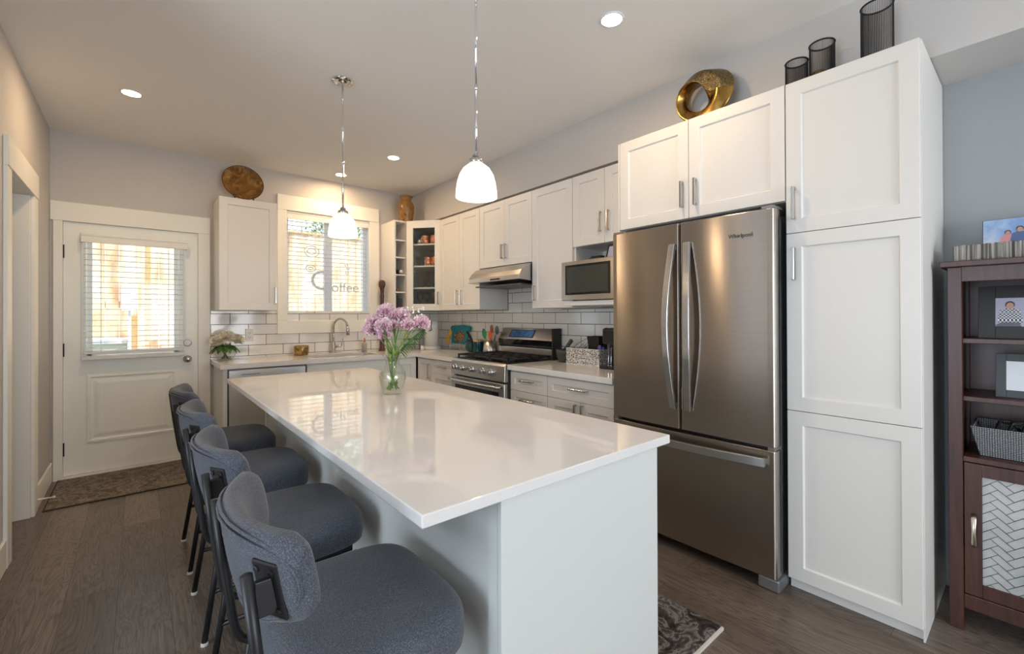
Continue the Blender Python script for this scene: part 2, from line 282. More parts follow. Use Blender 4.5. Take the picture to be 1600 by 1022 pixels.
# ------------------------------------------------------------------ mesh builder
ORG = {}
class MB:
    def __init__(s): s.v = []; s.f = []
    def add(s, vs, fs):
        k = len(s.v); s.v += [tuple(x) for x in vs]; s.f += [tuple(i+k for i in f) for f in fs]; return s
    def box(s, x0, x1, y0, y1, z0, z1):
        x0, x1 = min(x0, x1), max(x0, x1); y0, y1 = min(y0, y1), max(y0, y1); z0, z1 = min(z0, z1), max(z0, z1)
        return s.add([(x0, y0, z0), (x1, y0, z0), (x1, y1, z0), (x0, y1, z0), (x0, y0, z1), (x1, y0, z1), (x1, y1, z1), (x0, y1, z1)],
                     [(0, 3, 2, 1), (4, 5, 6, 7), (0, 1, 5, 4), (1, 2, 6, 5), (2, 3, 7, 6), (3, 0, 4, 7)])
    def fb(s, F, a0, a1, b0, b1, c0, c1):          # box in a face frame
        a0, a1 = min(a0, a1), max(a0, a1); b0, b1 = min(b0, b1), max(b0, b1)
        P = [F(a, b, c) for c in (c0, c1) for (a, b) in ((a0, b0), (a1, b0), (a1, b1), (a0, b1))]
        fs = [(0, 3, 2, 1), (4, 5, 6, 7), (0, 1, 5, 4), (1, 2, 6, 5), (2, 3, 7, 6), (3, 0, 4, 7)]
        return s.add(P, fs)
    def prism(s, poly, fn, h0, h1):                # poly 2D, fn(p,q,h)->xyz
        n = len(poly); V = [fn(p, q, h0) for p, q in poly]+[fn(p, q, h1) for p, q in poly]
        return s.add(V, [tuple(range(n))[::-1], tuple(range(n, 2*n))]+[(i, (i+1) % n, n+(i+1) % n, n+i) for i in range(n)])
    def tube(s, pts, r, seg=10, closed=False, caps=True, sq=(1, 1)):
        pts = [Vector(p) for p in pts]; n = len(pts); V = []; T = []
        for i in range(n):
            if closed: t = pts[(i+1) % n]-pts[i-1]
            else: t = pts[min(i+1, n-1)]-pts[max(i-1, 0)]
            T.append(t.normalized())
        ref = Vector((0, 0, 1)) if abs(T[0].z) < .9 else Vector((1, 0, 0))
        nrm = T[0].cross(ref).normalized()
        for i in range(n):
            if i: nrm = (nrm-T[i]*nrm.dot(T[i])).normalized()
            bn = T[i].cross(nrm); rr = r[i] if isinstance(r, (list, tuple)) else r
            for k in range(seg):
                a = 2*math.pi*k/seg
                V.append(pts[i]+nrm*math.cos(a)*rr*sq[0]+bn*math.sin(a)*rr*sq[1])
        fs = []
        for i in range(n if closed else n-1):
            j = (i+1) % n
            for k in range(seg):
                fs.append((i*seg+k, i*seg+(k+1) % seg, j*seg+(k+1) % seg, j*seg+k))
        if caps and not closed: fs += [tuple(range(seg))[::-1], tuple((n-1)*seg+k for k in range(seg))]
        return s.add(V, fs)
    def lathe(s, prof, c=(0, 0, 0), seg=32, fn=None):
        V = []; fs = []; n = len(prof)
        for r, z in prof:
            for k in range(seg):
                a = 2*math.pi*k/seg; rr = max(r, 1e-5)
                p = (c[0]+rr*math.cos(a), c[1]+rr*math.sin(a), c[2]+z)
                V.append(fn(rr*math.cos(a), rr*math.sin(a), z) if fn else p)
        for i in range(n-1):
            for k in range(seg): fs.append((i*seg+k, i*seg+(k+1) % seg, (i+1)*seg+(k+1) % seg, (i+1)*seg+k))
        if prof[0][0] < 1e-4: pass
        return s.add(V, fs)
    def ell(s, c, rx, ry, rz, seg=14, rings=8):
        V = []; fs = []
        for i in range(rings+1):
            t = math.pi*i/rings
            for k in range(seg):
                a = 2*math.pi*k/seg; V.append((c[0]+rx*math.sin(t)*math.cos(a), c[1]+ry*math.sin(t)*math.sin(a), c[2]-rz*math.cos(t)))
        for i in range(rings):
            for k in range(seg): fs.append((i*seg+k, i*seg+(k+1) % seg, (i+1)*seg+(k+1) % seg, (i+1)*seg+k))
        return s.add(V, fs)
    def grid(s, rows, closed_u=False, flip=False):
        n = len(rows); m_ = len(rows[0]); V = [p for r in rows for p in r]; fs = []
        for i in range(n-1):
            for k in range(m_ if closed_u else m_-1):
                q = (i*m_+k, i*m_+(k+1) % m_, (i+1)*m_+(k+1) % m_, (i+1)*m_+k); fs.append(q[::-1] if flip else q)
        return s.add(V, fs)
    def build(s, name, mat, parent=None, smooth=False, bevel=0, sub=0, origin=None, solid=0, seg=2, weld=False):
        o3 = origin if origin is not None else (ORG[parent.name] if parent else (0, 0, 0))
        me = bpy.data.meshes.new(name)
        me.from_pydata([(x-o3[0], y-o3[1], z-o3[2]) for x, y, z in s.v], [], s.f); me.validate()
        ob = bpy.data.objects.new(name, me); COL.objects.link(ob)
        if mat: me.materials.append(mat)
        import bmesh
        bm = bmesh.new(); bm.from_mesh(me)
        bmesh.ops.remove_doubles(bm, verts=bm.verts, dist=1e-5)
        bmesh.ops.recalc_face_normals(bm, faces=bm.faces); bm.to_mesh(me); bm.free()
        if smooth:
            for p in me.polygons: p.use_smooth = True
        if parent: ob.parent = parent
        else: ob.location = o3
        ORG[ob.name] = tuple(o3)
        if solid: md = ob.modifiers.new('t', 'SOLIDIFY'); md.thickness = solid; md.offset = 0
        if bevel: md = ob.modifiers.new('b', 'BEVEL'); md.width = bevel; md.segments = seg; md.limit_method = 'ANGLE'; md.angle_limit = R(40)
        if sub: md = ob.modifiers.new('s', 'SUBSURF'); md.levels = sub; md.render_levels = sub
        if smooth and bevel:
            try:
                md = ob.modifiers.new('w', 'WEIGHTED_NORMAL'); md.keep_sharp = False
            except Exception: pass
        return ob
def tag(o, label=None, cat=None, group=None, kind=None):
    for k, v in (('label', label), ('category', cat), ('group', group), ('kind', kind)):
        if v: o[k] = v
    return o
def thing(name, label, cat, loc=(0, 0, 0), group=None, rz=0):
    o = bpy.data.objects.new(name, None); COL.objects.link(o); o.location = loc; o.rotation_euler = (0, 0, rz); o.empty_display_size = .05
    ORG[o.name] = tuple(loc); return tag(o, label, cat, group)
def struct(o, label=None):
    o['kind'] = 'structure'
    if label: o['label'] = label
    return o
def kids(o): return [c for c in COL.objects if c.parent == o]
def copy_tree(o, parent=None):
    c = o.copy(); COL.objects.link(c); c.parent = parent
    for k in kids(o): copy_tree(k, c)
    return c
def dup(o, loc, rz=0, label=None, group=None):
    c = copy_tree(o); c.location = loc; c.rotation_euler = (0, 0, rz)
    if label: c['label'] = label
    if group: c['group'] = group
    return c
def frame(o, u, n):
    o = Vector(o); u = Vector(u).normalized(); n = Vector(n).normalized()
    def F(a, b, c): return tuple(o+u*a+n*b+Vector((0, 0, c)))
    return F
def FX(x): return frame((x, 0, 0), (0, -1, 0), (-1, 0, 0))     # faces -x ; a = -y
def FY(y): return frame((0, y, 0), (1, 0, 0), (0, -1, 0))      # faces -y ; a = x
def shaker(F, a0, a1, c0, c1, parent, name='door', mat=None, rail=.062, t=.020, g=.0015, rc=.009):
    a0 += g; a1 -= g; c0 += g; c1 -= g; b = MB()
    n0 = [(a0, c0), (a1, c0), (a1, c1), (a0, c1)]
    n1 = [(a0+rail, c0+rail), (a1-rail, c0+rail), (a1-rail, c1-rail), (a0+rail, c1-rail)]
    e = .004; n2 = [(a0+rail+e, c0+rail+e), (a1-rail-e, c0+rail+e), (a1-rail-e, c1-rail-e), (a0+rail+e, c1-rail-e)]
    V = [F(a, 0, c) for a, c in n0]+[F(a, t, c) for a, c in n0]+[F(a, t, c) for a, c in n1]+[F(a, t-rc, c) for a, c in n2]
    fs = [(0, 1, 2, 3)]
    for i in range(4):
        j = (i+1) % 4; fs += [(i, j, 4+j, 4+i), (4+i, 4+j, 8+j, 8+i), (8+i, 8+j, 12+j, 12+i)]
    fs.append((12, 13, 14, 15)); b.add(V, fs)
    return b.build(name, mat or M['cab'], parent, bevel=.0012, seg=1)
def slab(F, a0, a1, c0, c1, parent, name, mat, t=.02, b0=0, g=.0015, bev=.0015):
    return MB().fb(F, a0+g, a1-g, b0, b0+t, c0+g, c1-g).build(name, mat, parent, bevel=bev, seg=1)
def handle(F, a, c, L, vert, parent, b0=.02, out=.032, w=.0055, mat=None, name='handle'):
    b = MB(); mt = mat or M['nickel']
    if vert:
        b.fb(F, a-w, a+w, b0+out-2*w, b0+out, c-L/2, c+L/2)
        for s_ in (-1, 1): b.fb(F, a-w, a+w, b0, b0+out-2*w, c+s_*(L/2-w)-w, c+s_*(L/2-w)+w)
    else:
        b.fb(F, a-L/2, a+L/2, b0+out-2*w, b0+out, c-w, c+w)
        for s_ in (-1, 1): b.fb(F, a+s_*(L/2-w)-w, a+s_*(L/2-w)+w, b0, b0+out-2*w, c-w, c+w)
    return b.build(name, mt, parent, bevel=.001, seg=1)
def text(s, F, a, c, size, parent, mat, b0=0, name='lettering', ext=.0006):
    cu = bpy.data.curves.new('t', 'FONT'); cu.body = s; cu.size = size; cu.extrude = ext; cu.align_x = 'CENTER'; cu.align_y = 'CENTER'
    t = bpy.data.objects.new('t', cu); COL.objects.link(t); dg = bpy.context.evaluated_depsgraph_get(); dg.update()
    me = bpy.data.meshes.new_from_object(t.evaluated_get(dg)); COL.objects.unlink(t); bpy.data.objects.remove(t)
    b = MB(); b.add([F(a+v.co.x, b0+v.co.z, c+v.co.y) for v in me.vertices], [tuple(p.vertices) for p in me.polygons])
    return b.build(name, mat, parent)

YB, XR, XB, ZC, XL = 4.951, 2.92, 2.56, 2.745, -.53
# ------------------------------------------------------------------ room shell
struct(MB().box(-3.4, 3.1, -4.4, YB+.16, -.12, 0).build('floor', M['floor']), 'dark brown wood plank floor')
struct(MB().box(-3.4, 3.1, -4.4, YB+.16, ZC, ZC+.15).build('ceiling', M['ceil']), 'warm off-white ceiling')
b = MB(); WX0, WX1, WZ0, WZ1 = 1.150, 2.028, 1.232, 2.368; DX0, DX1, DZ1 = -.470, .425, 2.052
y0, y1 = YB, YB+.16
b.box(XL-.9, DX0, y0, y1, 0, ZC); b.box(DX0, DX1, y0, y1, DZ1, ZC); b.box(DX1, WX0, y0, y1, 0, ZC)
b.box(WX0, WX1, y0, y1, 0, WZ0); b.box(WX0, WX1, y0, y1, WZ1, ZC); b.box(WX1, XR+.16, y0, y1, 0, ZC)
struct(b.build('wall_back', M['wall']), 'grey painted back wall with door and window')
OY0, OY1, OZ = 3.485, 4.160, 2.08
b = MB(); b.box(XL-.14, XL, 2.0, OY0, 0, ZC); b.box(XL-.14, XL, OY0, OY1, OZ, ZC); b.box(XL-.14, XL, OY1, YB, 0, ZC)
b.box(-3.4, XL-.14, 2.0, 2.14, 0, ZC)
struct(b.build('wall_left', M['wall']), 'grey painted left wall')
b = MB(); b.box(XL-.9, XL-.14, 4.16, 4.30, 0, ZC); b.box(XL-.9, XL-.76, 2.14, 4.16, 0, ZC)
struct(b.build('wall_passage', M['trim']), 'white wall inside the left doorway')
struct(MB().box(XR, XR+.16, -4.4, YB, 0, ZC).build('wall_right', M['alcove']), 'blue-grey painted right wall')
struct(MB().box(XB, XR, -1.6, YB, 2.362, ZC).build('wall_bulkhead', M['wall']), 'pale grey bulkhead above the cabinets')
# behind the camera: rear wall with patio door opening, side wall with window
b = MB(); b.box(-3.4, 0, -3.76, -3.6, 0, ZC); b.box(2.3, XR, -3.76, -3.6, 0, ZC); b.box(0, 2.3, -3.76, -3.6, 2.2, ZC); b.box(0, 2.3, -3.76, -3.6, 0, .3)
struct(b.build('wall_rear', M['wall']))
b = MB(); b.box(-3.16, -3.0, -3.6, -.9, 0, ZC); b.box(-3.16, -3.0, 1.6, 2.0, 0, ZC); b.box(-3.16, -3.0, -.9, 1.6, 0, .7); b.box(-3.16, -3.0, -.9, 1.6, 2.2, ZC)
struct(b.build('wall_side', M['wall']))
for nm, (x0_, x1_, yy0, yy1, z0_, z1_), ax in (('window_2', (0, 2.3, -3.72, -3.66, .3, 2.2), 0), ('window_3', (-3.12, -3.06, -.9, 1.6, .7, 2.2), 1)):
    b = MB(); t = .05
    if ax == 0:
        b.box(x0_, x1_, yy0, yy1, z0_, z0_+t); b.box(x0_, x1_, yy0, yy1, z1_-t, z1_)
        for xx in (x0_, (x0_+x1_)/2-t/2, x1_-t): b.box(xx, xx+t, yy0, yy1, z0_+t, z1_-t)
    else:
        b.box(x0_, x1_, yy0, yy1, z0_, z0_+t); b.box(x0_, x1_, yy0, yy1, z1_-t, z1_)
        for yy in (yy0, (yy0+yy1)/2-t/2, yy1-t): b.box(x0_, x1_, yy, yy+t, z0_+t, z1_-t)
    struct(b.build(nm, M['vinyl']))
# backsplash tiles
struct(MB().box(.508, 2.912, YB-.008, YB, .886, 1.333).build('trim_1', M['tb']), 'white subway tile backsplash on the back wall')
b = MB(); b.box(XR-.008, XR, 1.72, YB-.008, .886, 1.333); b.box(XR-.008, XR, 2.775, 3.52, 1.333, 1.64)
struct(b.build('trim_2', M['trr']), 'white subway tile backsplash behind the range')
# baseboards
b = MB(); b.box(XL+.0005, XL+.015, 4.29, YB-.001, 0.0005, .15); b.box(XL, XL+.015, 2.0, 3.395, 0, .15)
struct(b.build('baseboard_left', M['trim'], bevel=.004), 'white baseboard along the left wall')
struct(MB().box(XR-.015, XR, -3.6, .28, 0, .14).build('baseboard_right', M['trim'], bevel=.003))
# left doorway casing
b = MB(); b.box(XL+.0005, XL+.018, OY1-.005, OY1+.122, 0.0005, 2.0595); b.box(XL+.0005, XL+.018, OY0-.10, OY0+.005, 0.0005, 2.0595)
b.box(XL+.0005, XL+.022, OY0-.10, OY1+.122, 2.06, 2.215)
b.box(XL-.139, XL, OY1-.02, OY1-.0005, 0.0005, OZ-.021); b.box(XL-.139, XL, OY0+.0005, OY0+.018, 0.0005, OZ-.021); b.box(XL-.139, XL, OY0+.0005, OY1-.0005, OZ-.02, OZ-.0005)
struct(b.build('door_2', M['trim'], bevel=.002, seg=1), 'white cased doorway in the left wall')
# ------------------------------------------------------------------ exterior door
d1 = thing('door_1', 'white exterior half-glass door in the back wall', 'door', (0, YB, 0)); struct(d1)
del d1['category']
F = FY(YB)
b = MB()
b.fb(F, -.512, DX0+.012, 0.0005, .02, 0.0005, 2.0395); b.build('side_casing', M['trim'], d1, bevel=.002, seg=1)
b = MB(); b.fb(F, DX1-.012, .505, 0.0005, .02, 0.0005, 2.0395); b.build('side_casing', M['trim'], d1, bevel=.002, seg=1)
b = MB(); b.fb(F, -.528, .505, 0.0005, .02, 2.04, 2.19); b.build('head_casing', M['trim'], d1, bevel=.002, seg=1)
b = MB(); b.fb(F, DX0, DX0+.010, -.15, -.0, 0, DZ1); b.fb(F, DX1-.010, DX1, -.15, 0, 0, DZ1); b.fb(F, DX0, DX1, -.15, 0, DZ1-.010, DZ1)
b.build('jamb', M['trim'], d1)
MB().fb(F, DX0+.01, DX1-.01, -.15, .03, .001, .018).build('threshold', M['cap'], d1)
LX0, LX1 = DX0+.013, DX1-.013; GX0, GX1, GZ0, GZ1 = -.335, .285, .955, 1.905
b = MB(); bb0, bb1 = -.052, -.008
b.fb(F, LX0, GX0, bb0, bb1, .022, 2.038); b.fb(F, GX1, LX1, bb0, bb1, .022, 2.038); b.fb(F, GX0, GX1, bb0, bb1, GZ1, 2.038)
b.fb(F, GX0, GX1, bb0, bb1, .022, GZ0)
leafd = b.build('door_leaf', M['doorp'], d1)
# raised panel with mouldings
b = MB()
def mould(a0, a1, c0, c1, steps):
    prev = None; V = []; fs = []
    for (ins, out) in steps:
        V += [F(a, bb1+out, c) for a, c in ((a0+ins, c0+ins), (a1-ins, c0+ins), (a1-ins, c1-ins), (a0+ins, c1-ins))]
    n = len(steps)
    for k in range(n-1):
        for i in range(4):
            j = (i+1) % 4; fs.append((k*4+i, k*4+j, k*4+4+j, k*4+4+i))
    fs.append(tuple(range((n-1)*4, n*4))); b.add(V, fs)
mould(-.322, .258, .262, .812, [(0, 0), (0, .009), (.018, .010), (.028, .003), (.040, .002), (.068, .008), (.080, .0085), (.09, .008)])
b.build('raised_panel', M['doorp'], leafd, bevel=.0015, seg=1)
b = MB(); a0, a1, c0, c1 = GX0-.022, GX1+.022, GZ0-.022, GZ1+.022
for q in ((a0, GX0+.01, c0, c1), (GX1-.01, a1, c0, c1), (GX0, GX1, c0, GZ0+.01), (GX0, GX1, GZ1-.01, c1)): b.fb(F, q[0], q[1], bb1, bb1+.01, q[2], q[3])
b.fb(F, GX0+.01, GX1-.01, -.036, -.026, GZ0+.01, GZ0+.05); b.fb(F, GX0+.01, GX0+.045, -.036, -.026, GZ0, GZ1); b.fb(F, GX1-.045, GX1-.01, -.036, -.026, GZ0, GZ1)
b.build('glass_frame', M['doorp'], leafd, bevel=.002, seg=1)
MB().fb(F, GX0+.002, GX1-.002, -.032, -.029, GZ0+.002, GZ1-.002).build('glass', M['pane'], leafd)
for z in (1.80, 1.02, .235):
    b = MB(); b.fb(F, DX0+.006, DX0+.020, -.008, .004, z-.052, z+.052)
    p = F(DX0+.012, .006, 0); b.tube([(p[0], p[1], z-.05), (p[0], p[1], z+.05)], .007); b.build('hinge', M['hinge'], d1)
def yl(prof, ctr):                              # lathe about -y axis
    mb = MB(); mb.lathe(prof, seg=28, fn=lambda x, y, z: (ctr[0]+x, ctr[1]-z, ctr[2]+y)); return mb
yl([(.0, 0), (.032, 0), (.032, .006), (.013, .010), (.012, .030), (.022, .036), (.028, .048), (.026, .060), (.014, .067), (0, .068)], (.336, YB+.008, .898)).build('door_knob', M['nickel'], d1, smooth=True)
b = yl([(.0, 0), (.031, 0), (.031, .008), (.026, .014), (0, .014)], (.336, YB+.008, 1.045)); b.box(.322, .350, YB-.022, YB-.006, 1.039, 1.051); b.build('deadbolt', M['nickelr'], d1, bevel=.001)
def blind(name, x0, x1, ztop, zbot, yc, pitch, sw, label, rail_in=True, tilt=0, vx=None, vz=None, cords=(), seed=0):
    t = thing(name, label, 'window blind', ((x0+x1)/2, yc, zbot)); b = MB()
    n = int((ztop-zbot-.03)/pitch)
    for i in range(n):
        z = zbot+.045+i*pitch
        dz = math.sin(R(tilt))*sw/2; dy = math.cos(R(tilt))*sw/2
        sec = [(yc-dy, z+dz), (yc, z+.0035), (yc+dy, z-dz), (yc+dy, z-dz-.0022), (yc, z+.0013), (yc-dy, z+dz-.0022)]
        b.prism(sec, lambda p, q, h: (h, p, q), x0, x1)
    b.build('slats', M['slat'], t)
    v0, v1 = vx or (x0-.01, x1+.01); z0, z1 = vz or (ztop-.03, ztop+.03)
    MB().box(v0, v1, yc-sw/2-.014, yc-sw/2-.004, z0, z1).box(v0, v0+.01, yc-sw/2-.004, yc+.02, z0, z1).box(v1-.01, v1, yc-sw/2-.004, yc+.02, z0, z1).box(v0, v1, yc-sw/2-.019, yc-sw/2-.004, z1-.018, z1).build('valance', M['trim'], t, bevel=.003)
    MB().box(x0+.005, x1-.005, yc-.022, yc+.022, z1-.045, z1-.006).build('head_rail', M['slat'], t)
    MB().box(x0, x1, yc-sw/2, yc+sw/2, zbot-.004, zbot+.018).build('bottom_rail', M['slat'], t, bevel=.003)
    b = MB()
    for cx in cords:
        for yy in (yc-sw/2-.002, yc+sw/2+.002): b.tube([(cx, yy, zbot+.01), (cx, yy, ztop)], .0012, 5)
    b.build('ladder_cords', M['slat'], t)
    return t
tb = blind('door_blind', -.338, .305, 1.875, .985, YB-.045, .0445, .050, 'white slatted blind on the exterior door', vx=(-.352, .330), vz=(1.875, 1.945), cords=(-.235, -.015, .20))
MB().box(-.352, .312, YB-.074, YB-.026, .935, .967).build('bottom_bar', M['slat'], tb, bevel=.006, seg=3)
# ------------------------------------------------------------------ kitchen window
w1 = thing('window_1', 'white-cased sliding window above the sink', 'window', (1.6, YB, 1.1)); struct(w1); del w1['category']
b = MB(); A0, A1, Z0, Z1 = 1.066, 2.134, 1.103, 2.517
b.fb(F, A0, WX0+.006, .0005, .020, WZ0+.0045, WZ1-.0045); b.fb(F, WX1-.006, A1, 0.0005, .020, WZ0+.0045, WZ1-.0045); b.fb(F, A0, A1, 0.0005, .021, WZ1-.004, Z1); b.fb(F, A0, A1, 0.0005, .021, Z0, WZ0+.004)
b.build('casing', M['trim'], w1, bevel=.002, seg=1)
b = MB(); b.fb(F, WX0, WX0+.008, -.15, 0, WZ0, WZ1); b.fb(F, WX1-.008, WX1, -.15, 0, WZ0, WZ1); b.fb(F, WX0, WX1, -.15, 0, WZ1-.008, WZ1); b.fb(F, WX0, WX1, -.15, .0, WZ0, WZ0+.008)
b.build('reveal', M['vinyl'], w1)
b = MB(); e = .035
b.fb(F, WX0+.008, WX0+.008+e, -.15, -.09, WZ0+.008, WZ1-.008); b.fb(F, WX1-.008-e, WX1-.008, -.15, -.09, WZ0+.008, WZ1-.008)
b.fb(F, WX0+.008, WX1-.008, -.15, -.09, WZ0+.008, WZ0+.008+e); b.fb(F, WX0+.008, WX1-.008, -.15, -.09, WZ1-.008-e, WZ1-.008)
b.build('window_frame', M['vinyl'], w1, bevel=.002, seg=1)
b = MB(); b.fb(F, 1.552, 1.605, -.135, -.085, WZ0+.04, WZ1-.04); b.fb(F, 1.60, 1.645, -.150, -.12, WZ0+.04, WZ1-.04); b.build('sash_stile', M['vinyl'], w1, bevel=.002, seg=1)
MB().fb(F, WX0+.04, 1.56, -.118, -.114, WZ0+.04, WZ1-.04).fb(F, 1.62, WX1-.04, -.138, -.134, WZ0+.04, WZ1-.04).build('glass', M['pane'], w1)
blind('kitchen_window_blind', WX0+.012, WX1-.012, WZ1-.03, WZ0+.012, YB+.035, .0445, .050, 'white slatted blind in the window above the sink', vx=(WX0+.009, WX1-.009), vz=(WZ1-.085, WZ1-.010), cords=(1.30, 1.55, 1.90))
# window decals on the glass (stylised coffee lettering with little motifs)
dt = thing('window_decal', 'silver Coffee lettering and motif decals on the window glass', 'decal', (1.6, YB+.1, 1.6))
Fg = FY(YB+.112)
text('C', Fg, 1.515, 1.66, .30, dt, M['decal'], 0, 'letter'); text('offee', Fg, 1.79, 1.60, .155, dt, M['decal'], 0, 'letters')
for (a, c, ra, rc_) in ((1.43, 1.98, .075, .06), (1.43, 1.98, .045, .03), (1.42, 1.795, .05, .035), (1.42, 1.795, .025, .016), (1.80, 1.86, .014, .018), (1.82, 1.82, .012, .016), (1.81, 1.77, .014, .016)):
    b = MB(); b.tube([Fg(a+ra*math.cos(q*.3927), 0, c+rc_*math.sin(q*.3927)) for q in range(16)], .005, 6, closed=True); b.build('motif', M['decal'], dt)
b = MB(); b.tube([Fg(1.33, 0, 2.25), Fg(1.33, 0, 2.16), Fg(1.345, 0, 2.13), Fg(1.42, 0, 2.15)], .006, 6); b.build('motif', M['decal'], dt)

# ------------------------------------------------------------------ outside
struct(MB().box(-6, 9, YB+.16, 16, -.4, -.05).build('patio_ground', M['gravel']), 'grey gravel ground outside')
b = MB(); x = -3.0; rnd = random.Random(3)
while x < 7.0:
    b.box(x, x+.135, 8.00, 8.02, -.05, 2.66+rnd.uniform(-.01, .01)); x += .14
fo = thing('wooden_fence', 'sunlit cedar board fence outside the window and door', 'fence', (2, 8, -.05))
b.build('boards', M['fence'], fo)
b = MB(); [b.box(-3, 7, 8.021, 8.06, z, z+.09) for z in (.3, 1.4, 2.5)]; b.box(-3, 7, 7.97, 8.05, 2.67, 2.70); b.build('rails', M['postw'], fo)
t = thing('planter_wall', 'pale green planter wall with a white cap outside the door', 'planter', (-1.2, 7.4, -.05))
MB().box(-2.6, -.11, 7.2, 7.6, -.05, .96).build('wall_block', M['conc'], t); MB().box(-2.65, -.09, 7.16, 7.64, .96, 1.01).build('cap', M['cap'], t)
tag(MB().box(-.095, -.01, 7.1, 7.2, -.05, 1.30).build('timber_post', M['postw'], origin=(-.05, 7.15, -.05), bevel=.01), 'brown timber post outside the door beside the planter', 'post')
tag(MB().box(.06, .12, 7.4, 7.5, -.05, 2.55).build('fence_post', M['postw'], origin=(.1, 7.45, -.05), bevel=.008), 'orange cedar post standing right of the timber post outside', 'post')
tag(MB().box(-.16, -.01, 6.85, 7.00, 1.35, 1.62).box(-.10, -.07, 6.9, 6.93, -.05, 1.35).build('utility_box', M['cap'], origin=(-.1, 6.9, -.05), bevel=.01), 'white utility box on a stake outside the door', 'box')
def tree(name, cx, cy_, cz, r, n, seed, label):
    t = thing(name, label, 'tree', (cx, cy_, -.05)); rr = random.Random(seed); b = MB()
    for i in range(n):
        th = rr.uniform(0, 6.28); ph = math.acos(rr.uniform(-1, 1)); q = r*rr.uniform(.5, 1)
        p = Vector((cx+q*math.sin(ph)*math.cos(th), cy_+q*.7*math.sin(ph)*math.sin(th), cz+q*.8*math.cos(ph)))
        d = Vector((rr.uniform(-1, 1), rr.uniform(-1, 1), rr.uniform(-1, 1))).normalized(); e_ = d.orthogonal().normalized(); s_ = .07
        b.add([p-d*s_, p+e_*s_*.5, p+d*s_, p-e_*s_*.5], [(0, 1, 2, 3)])
    b.build('foliage', M['tree'], t); MB().tube([(cx, cy_, -.05), (cx+.05, cy_, cz)], [.12, .06], 8).build('trunk', M['brown'], t)
tree('garden_tree', 4.1, 10.2, 3.35, 1.35, 2600, 5, 'leafy green tree beyond the cedar fence')

# ------------------------------------------------------------------ upper cabinets
UZ0, UZ1, UX = 1.340, 2.340, 2.572; Fu = FX(UX)
def carcass(parent, x0, x1, y0, y1, z0, z1, mat=None, name='carcass'):
    return MB().box(x0, x1, y0, y1, z0, z1).build(name, mat or M['cab'], parent, bevel=.001, seg=1)
def upper(label, ya, yb_, z0, z1, splits, handles, name='wall_cabinet', xf=UX, xb=XR-.010, grp=None):
    t = thing(name, label, 'cabinet', ((xf+xb)/2, (ya+yb_)/2, z0), grp); Fq = FX(xf)
    carcass(t, xf+.001, xb, ya+.001, yb_-.001, z0, z1)
    ys = [yb_]+splits+[ya]
    for i in range(len(ys)-1):
        d = shaker(Fq, -ys[i], -ys[i+1], z0, z1, t)
        for (k, yy, zc, L) in handles:
            if k == i: handle(Fq, -yy, zc, L, True, d)
    return t
upper('white double-door wall cabinet between the glass corner cabinet and the hood', 3.528, 4.278, UZ0, UZ1, [3.885], [(0, 3.925, 1.47, .15), (1, 3.845, 1.47, .15)])
upper('short white double-door wall cabinet directly above the range hood', 2.772, 3.526, 1.735, UZ1, [3.142], [(0, 3.165, 1.865, .13), (1, 3.115, 1.865, .13)])
upper('tall white single-door wall cabinet between hood and microwave', 2.312, 2.770, UZ0, UZ1, [], [(0, 2.735, 1.468, .125)])
# microwave cabinet: doors above, open niche below
t = thing('microwave_cabinet', 'white wall cabinet with two doors above the open microwave niche', 'cabinet', (2.7, 2.0, UZ0))
ya, yb_ = 1.722, 2.310
carcass(t, UX+.001, XR-.01, ya, yb_, 1.80, UZ1)
MB().box(UX, XR-.01, yb_-.018, yb_, 1.385, 1.80).box(UX, XR-.01, ya, ya+.018, 1.385, 1.80).box(XR-.02, XR-.01, ya+.018, yb_-.018, 1.385, 1.80).build('niche_panels', M['cab'], t)
MB().box(2.455, XR-.01, ya, yb_, 1.352, 1.385).build('microwave_shelf', M['cab'], t, bevel=.002)
for i, (q0, q1) in enumerate(((-2.310, -2.003), (-2.003, -1.722))):
    d = shaker(Fu, q0, q1, 1.80, UZ1, t); handle(Fu, (-2.035, -1.965)[i], 1.955, .145, True, d)
# filler beside fridge cabinet
# fridge cabinet and pantry
XP = 2.319; Fp = FX(XP+.020)
t = thing('fridge_cabinet', 'white two-door cabinet above the stainless refrigerator', 'cabinet', (2.6, 1.24, 1.81))
carcass(t, XP+.021, XB-.004, .766, 1.712, 1.812, 2.358); MB().box(XB-.003, XR-.01, .766, 1.712, 1.812, 2.358).build('rear_carcass', M['cab'], t)
for i, (q0, q1) in enumerate(((-1.700, -1.243), (-1.243, -.766))):
    d = shaker(Fp, q0, q1, 1.812, 2.358, t); handle(Fp, (-1.277, -1.200)[i], 1.948, .145, True, d)
slab(Fp, -1.714, -1.700, 1.76, 2.358, t, 'side_strip', M['cab'], .02)
tag(MB().box(XP+.06, XR-.012, 1.700, 1.712, .001, 1.809).build('fridge_side_panel', M['cab'], origin=(2.6, 1.705, 0)), 'white side panel left of the refrigerator', 'panel')
t = thing('pantry_cabinet', 'tall white three-door pantry cabinet beside the refrigerator', 'cabinet', (2.6, .53, 0))
carcass(t, XP+.021, XR-.004, .297, .764, .056, 2.357)
MB().box(XP+.040, XP+.056, .299, .764, .001, .056).build('toe_kick', M['cab'], t); MB().box(XP+.021, XR-.004, .293, .299, .0005, 2.357).build('side_panel', M['cab'], t)
for z0, z1 in ((.056, .836), (.836, 1.656), (1.656, 2.357)):
    d = shaker(Fp, -.764, -.295, z0, z1, t)
    if z0 > .8: handle(Fp, -.728, 1.793 if z0 > 1.2 else 1.513, .148, True, d)
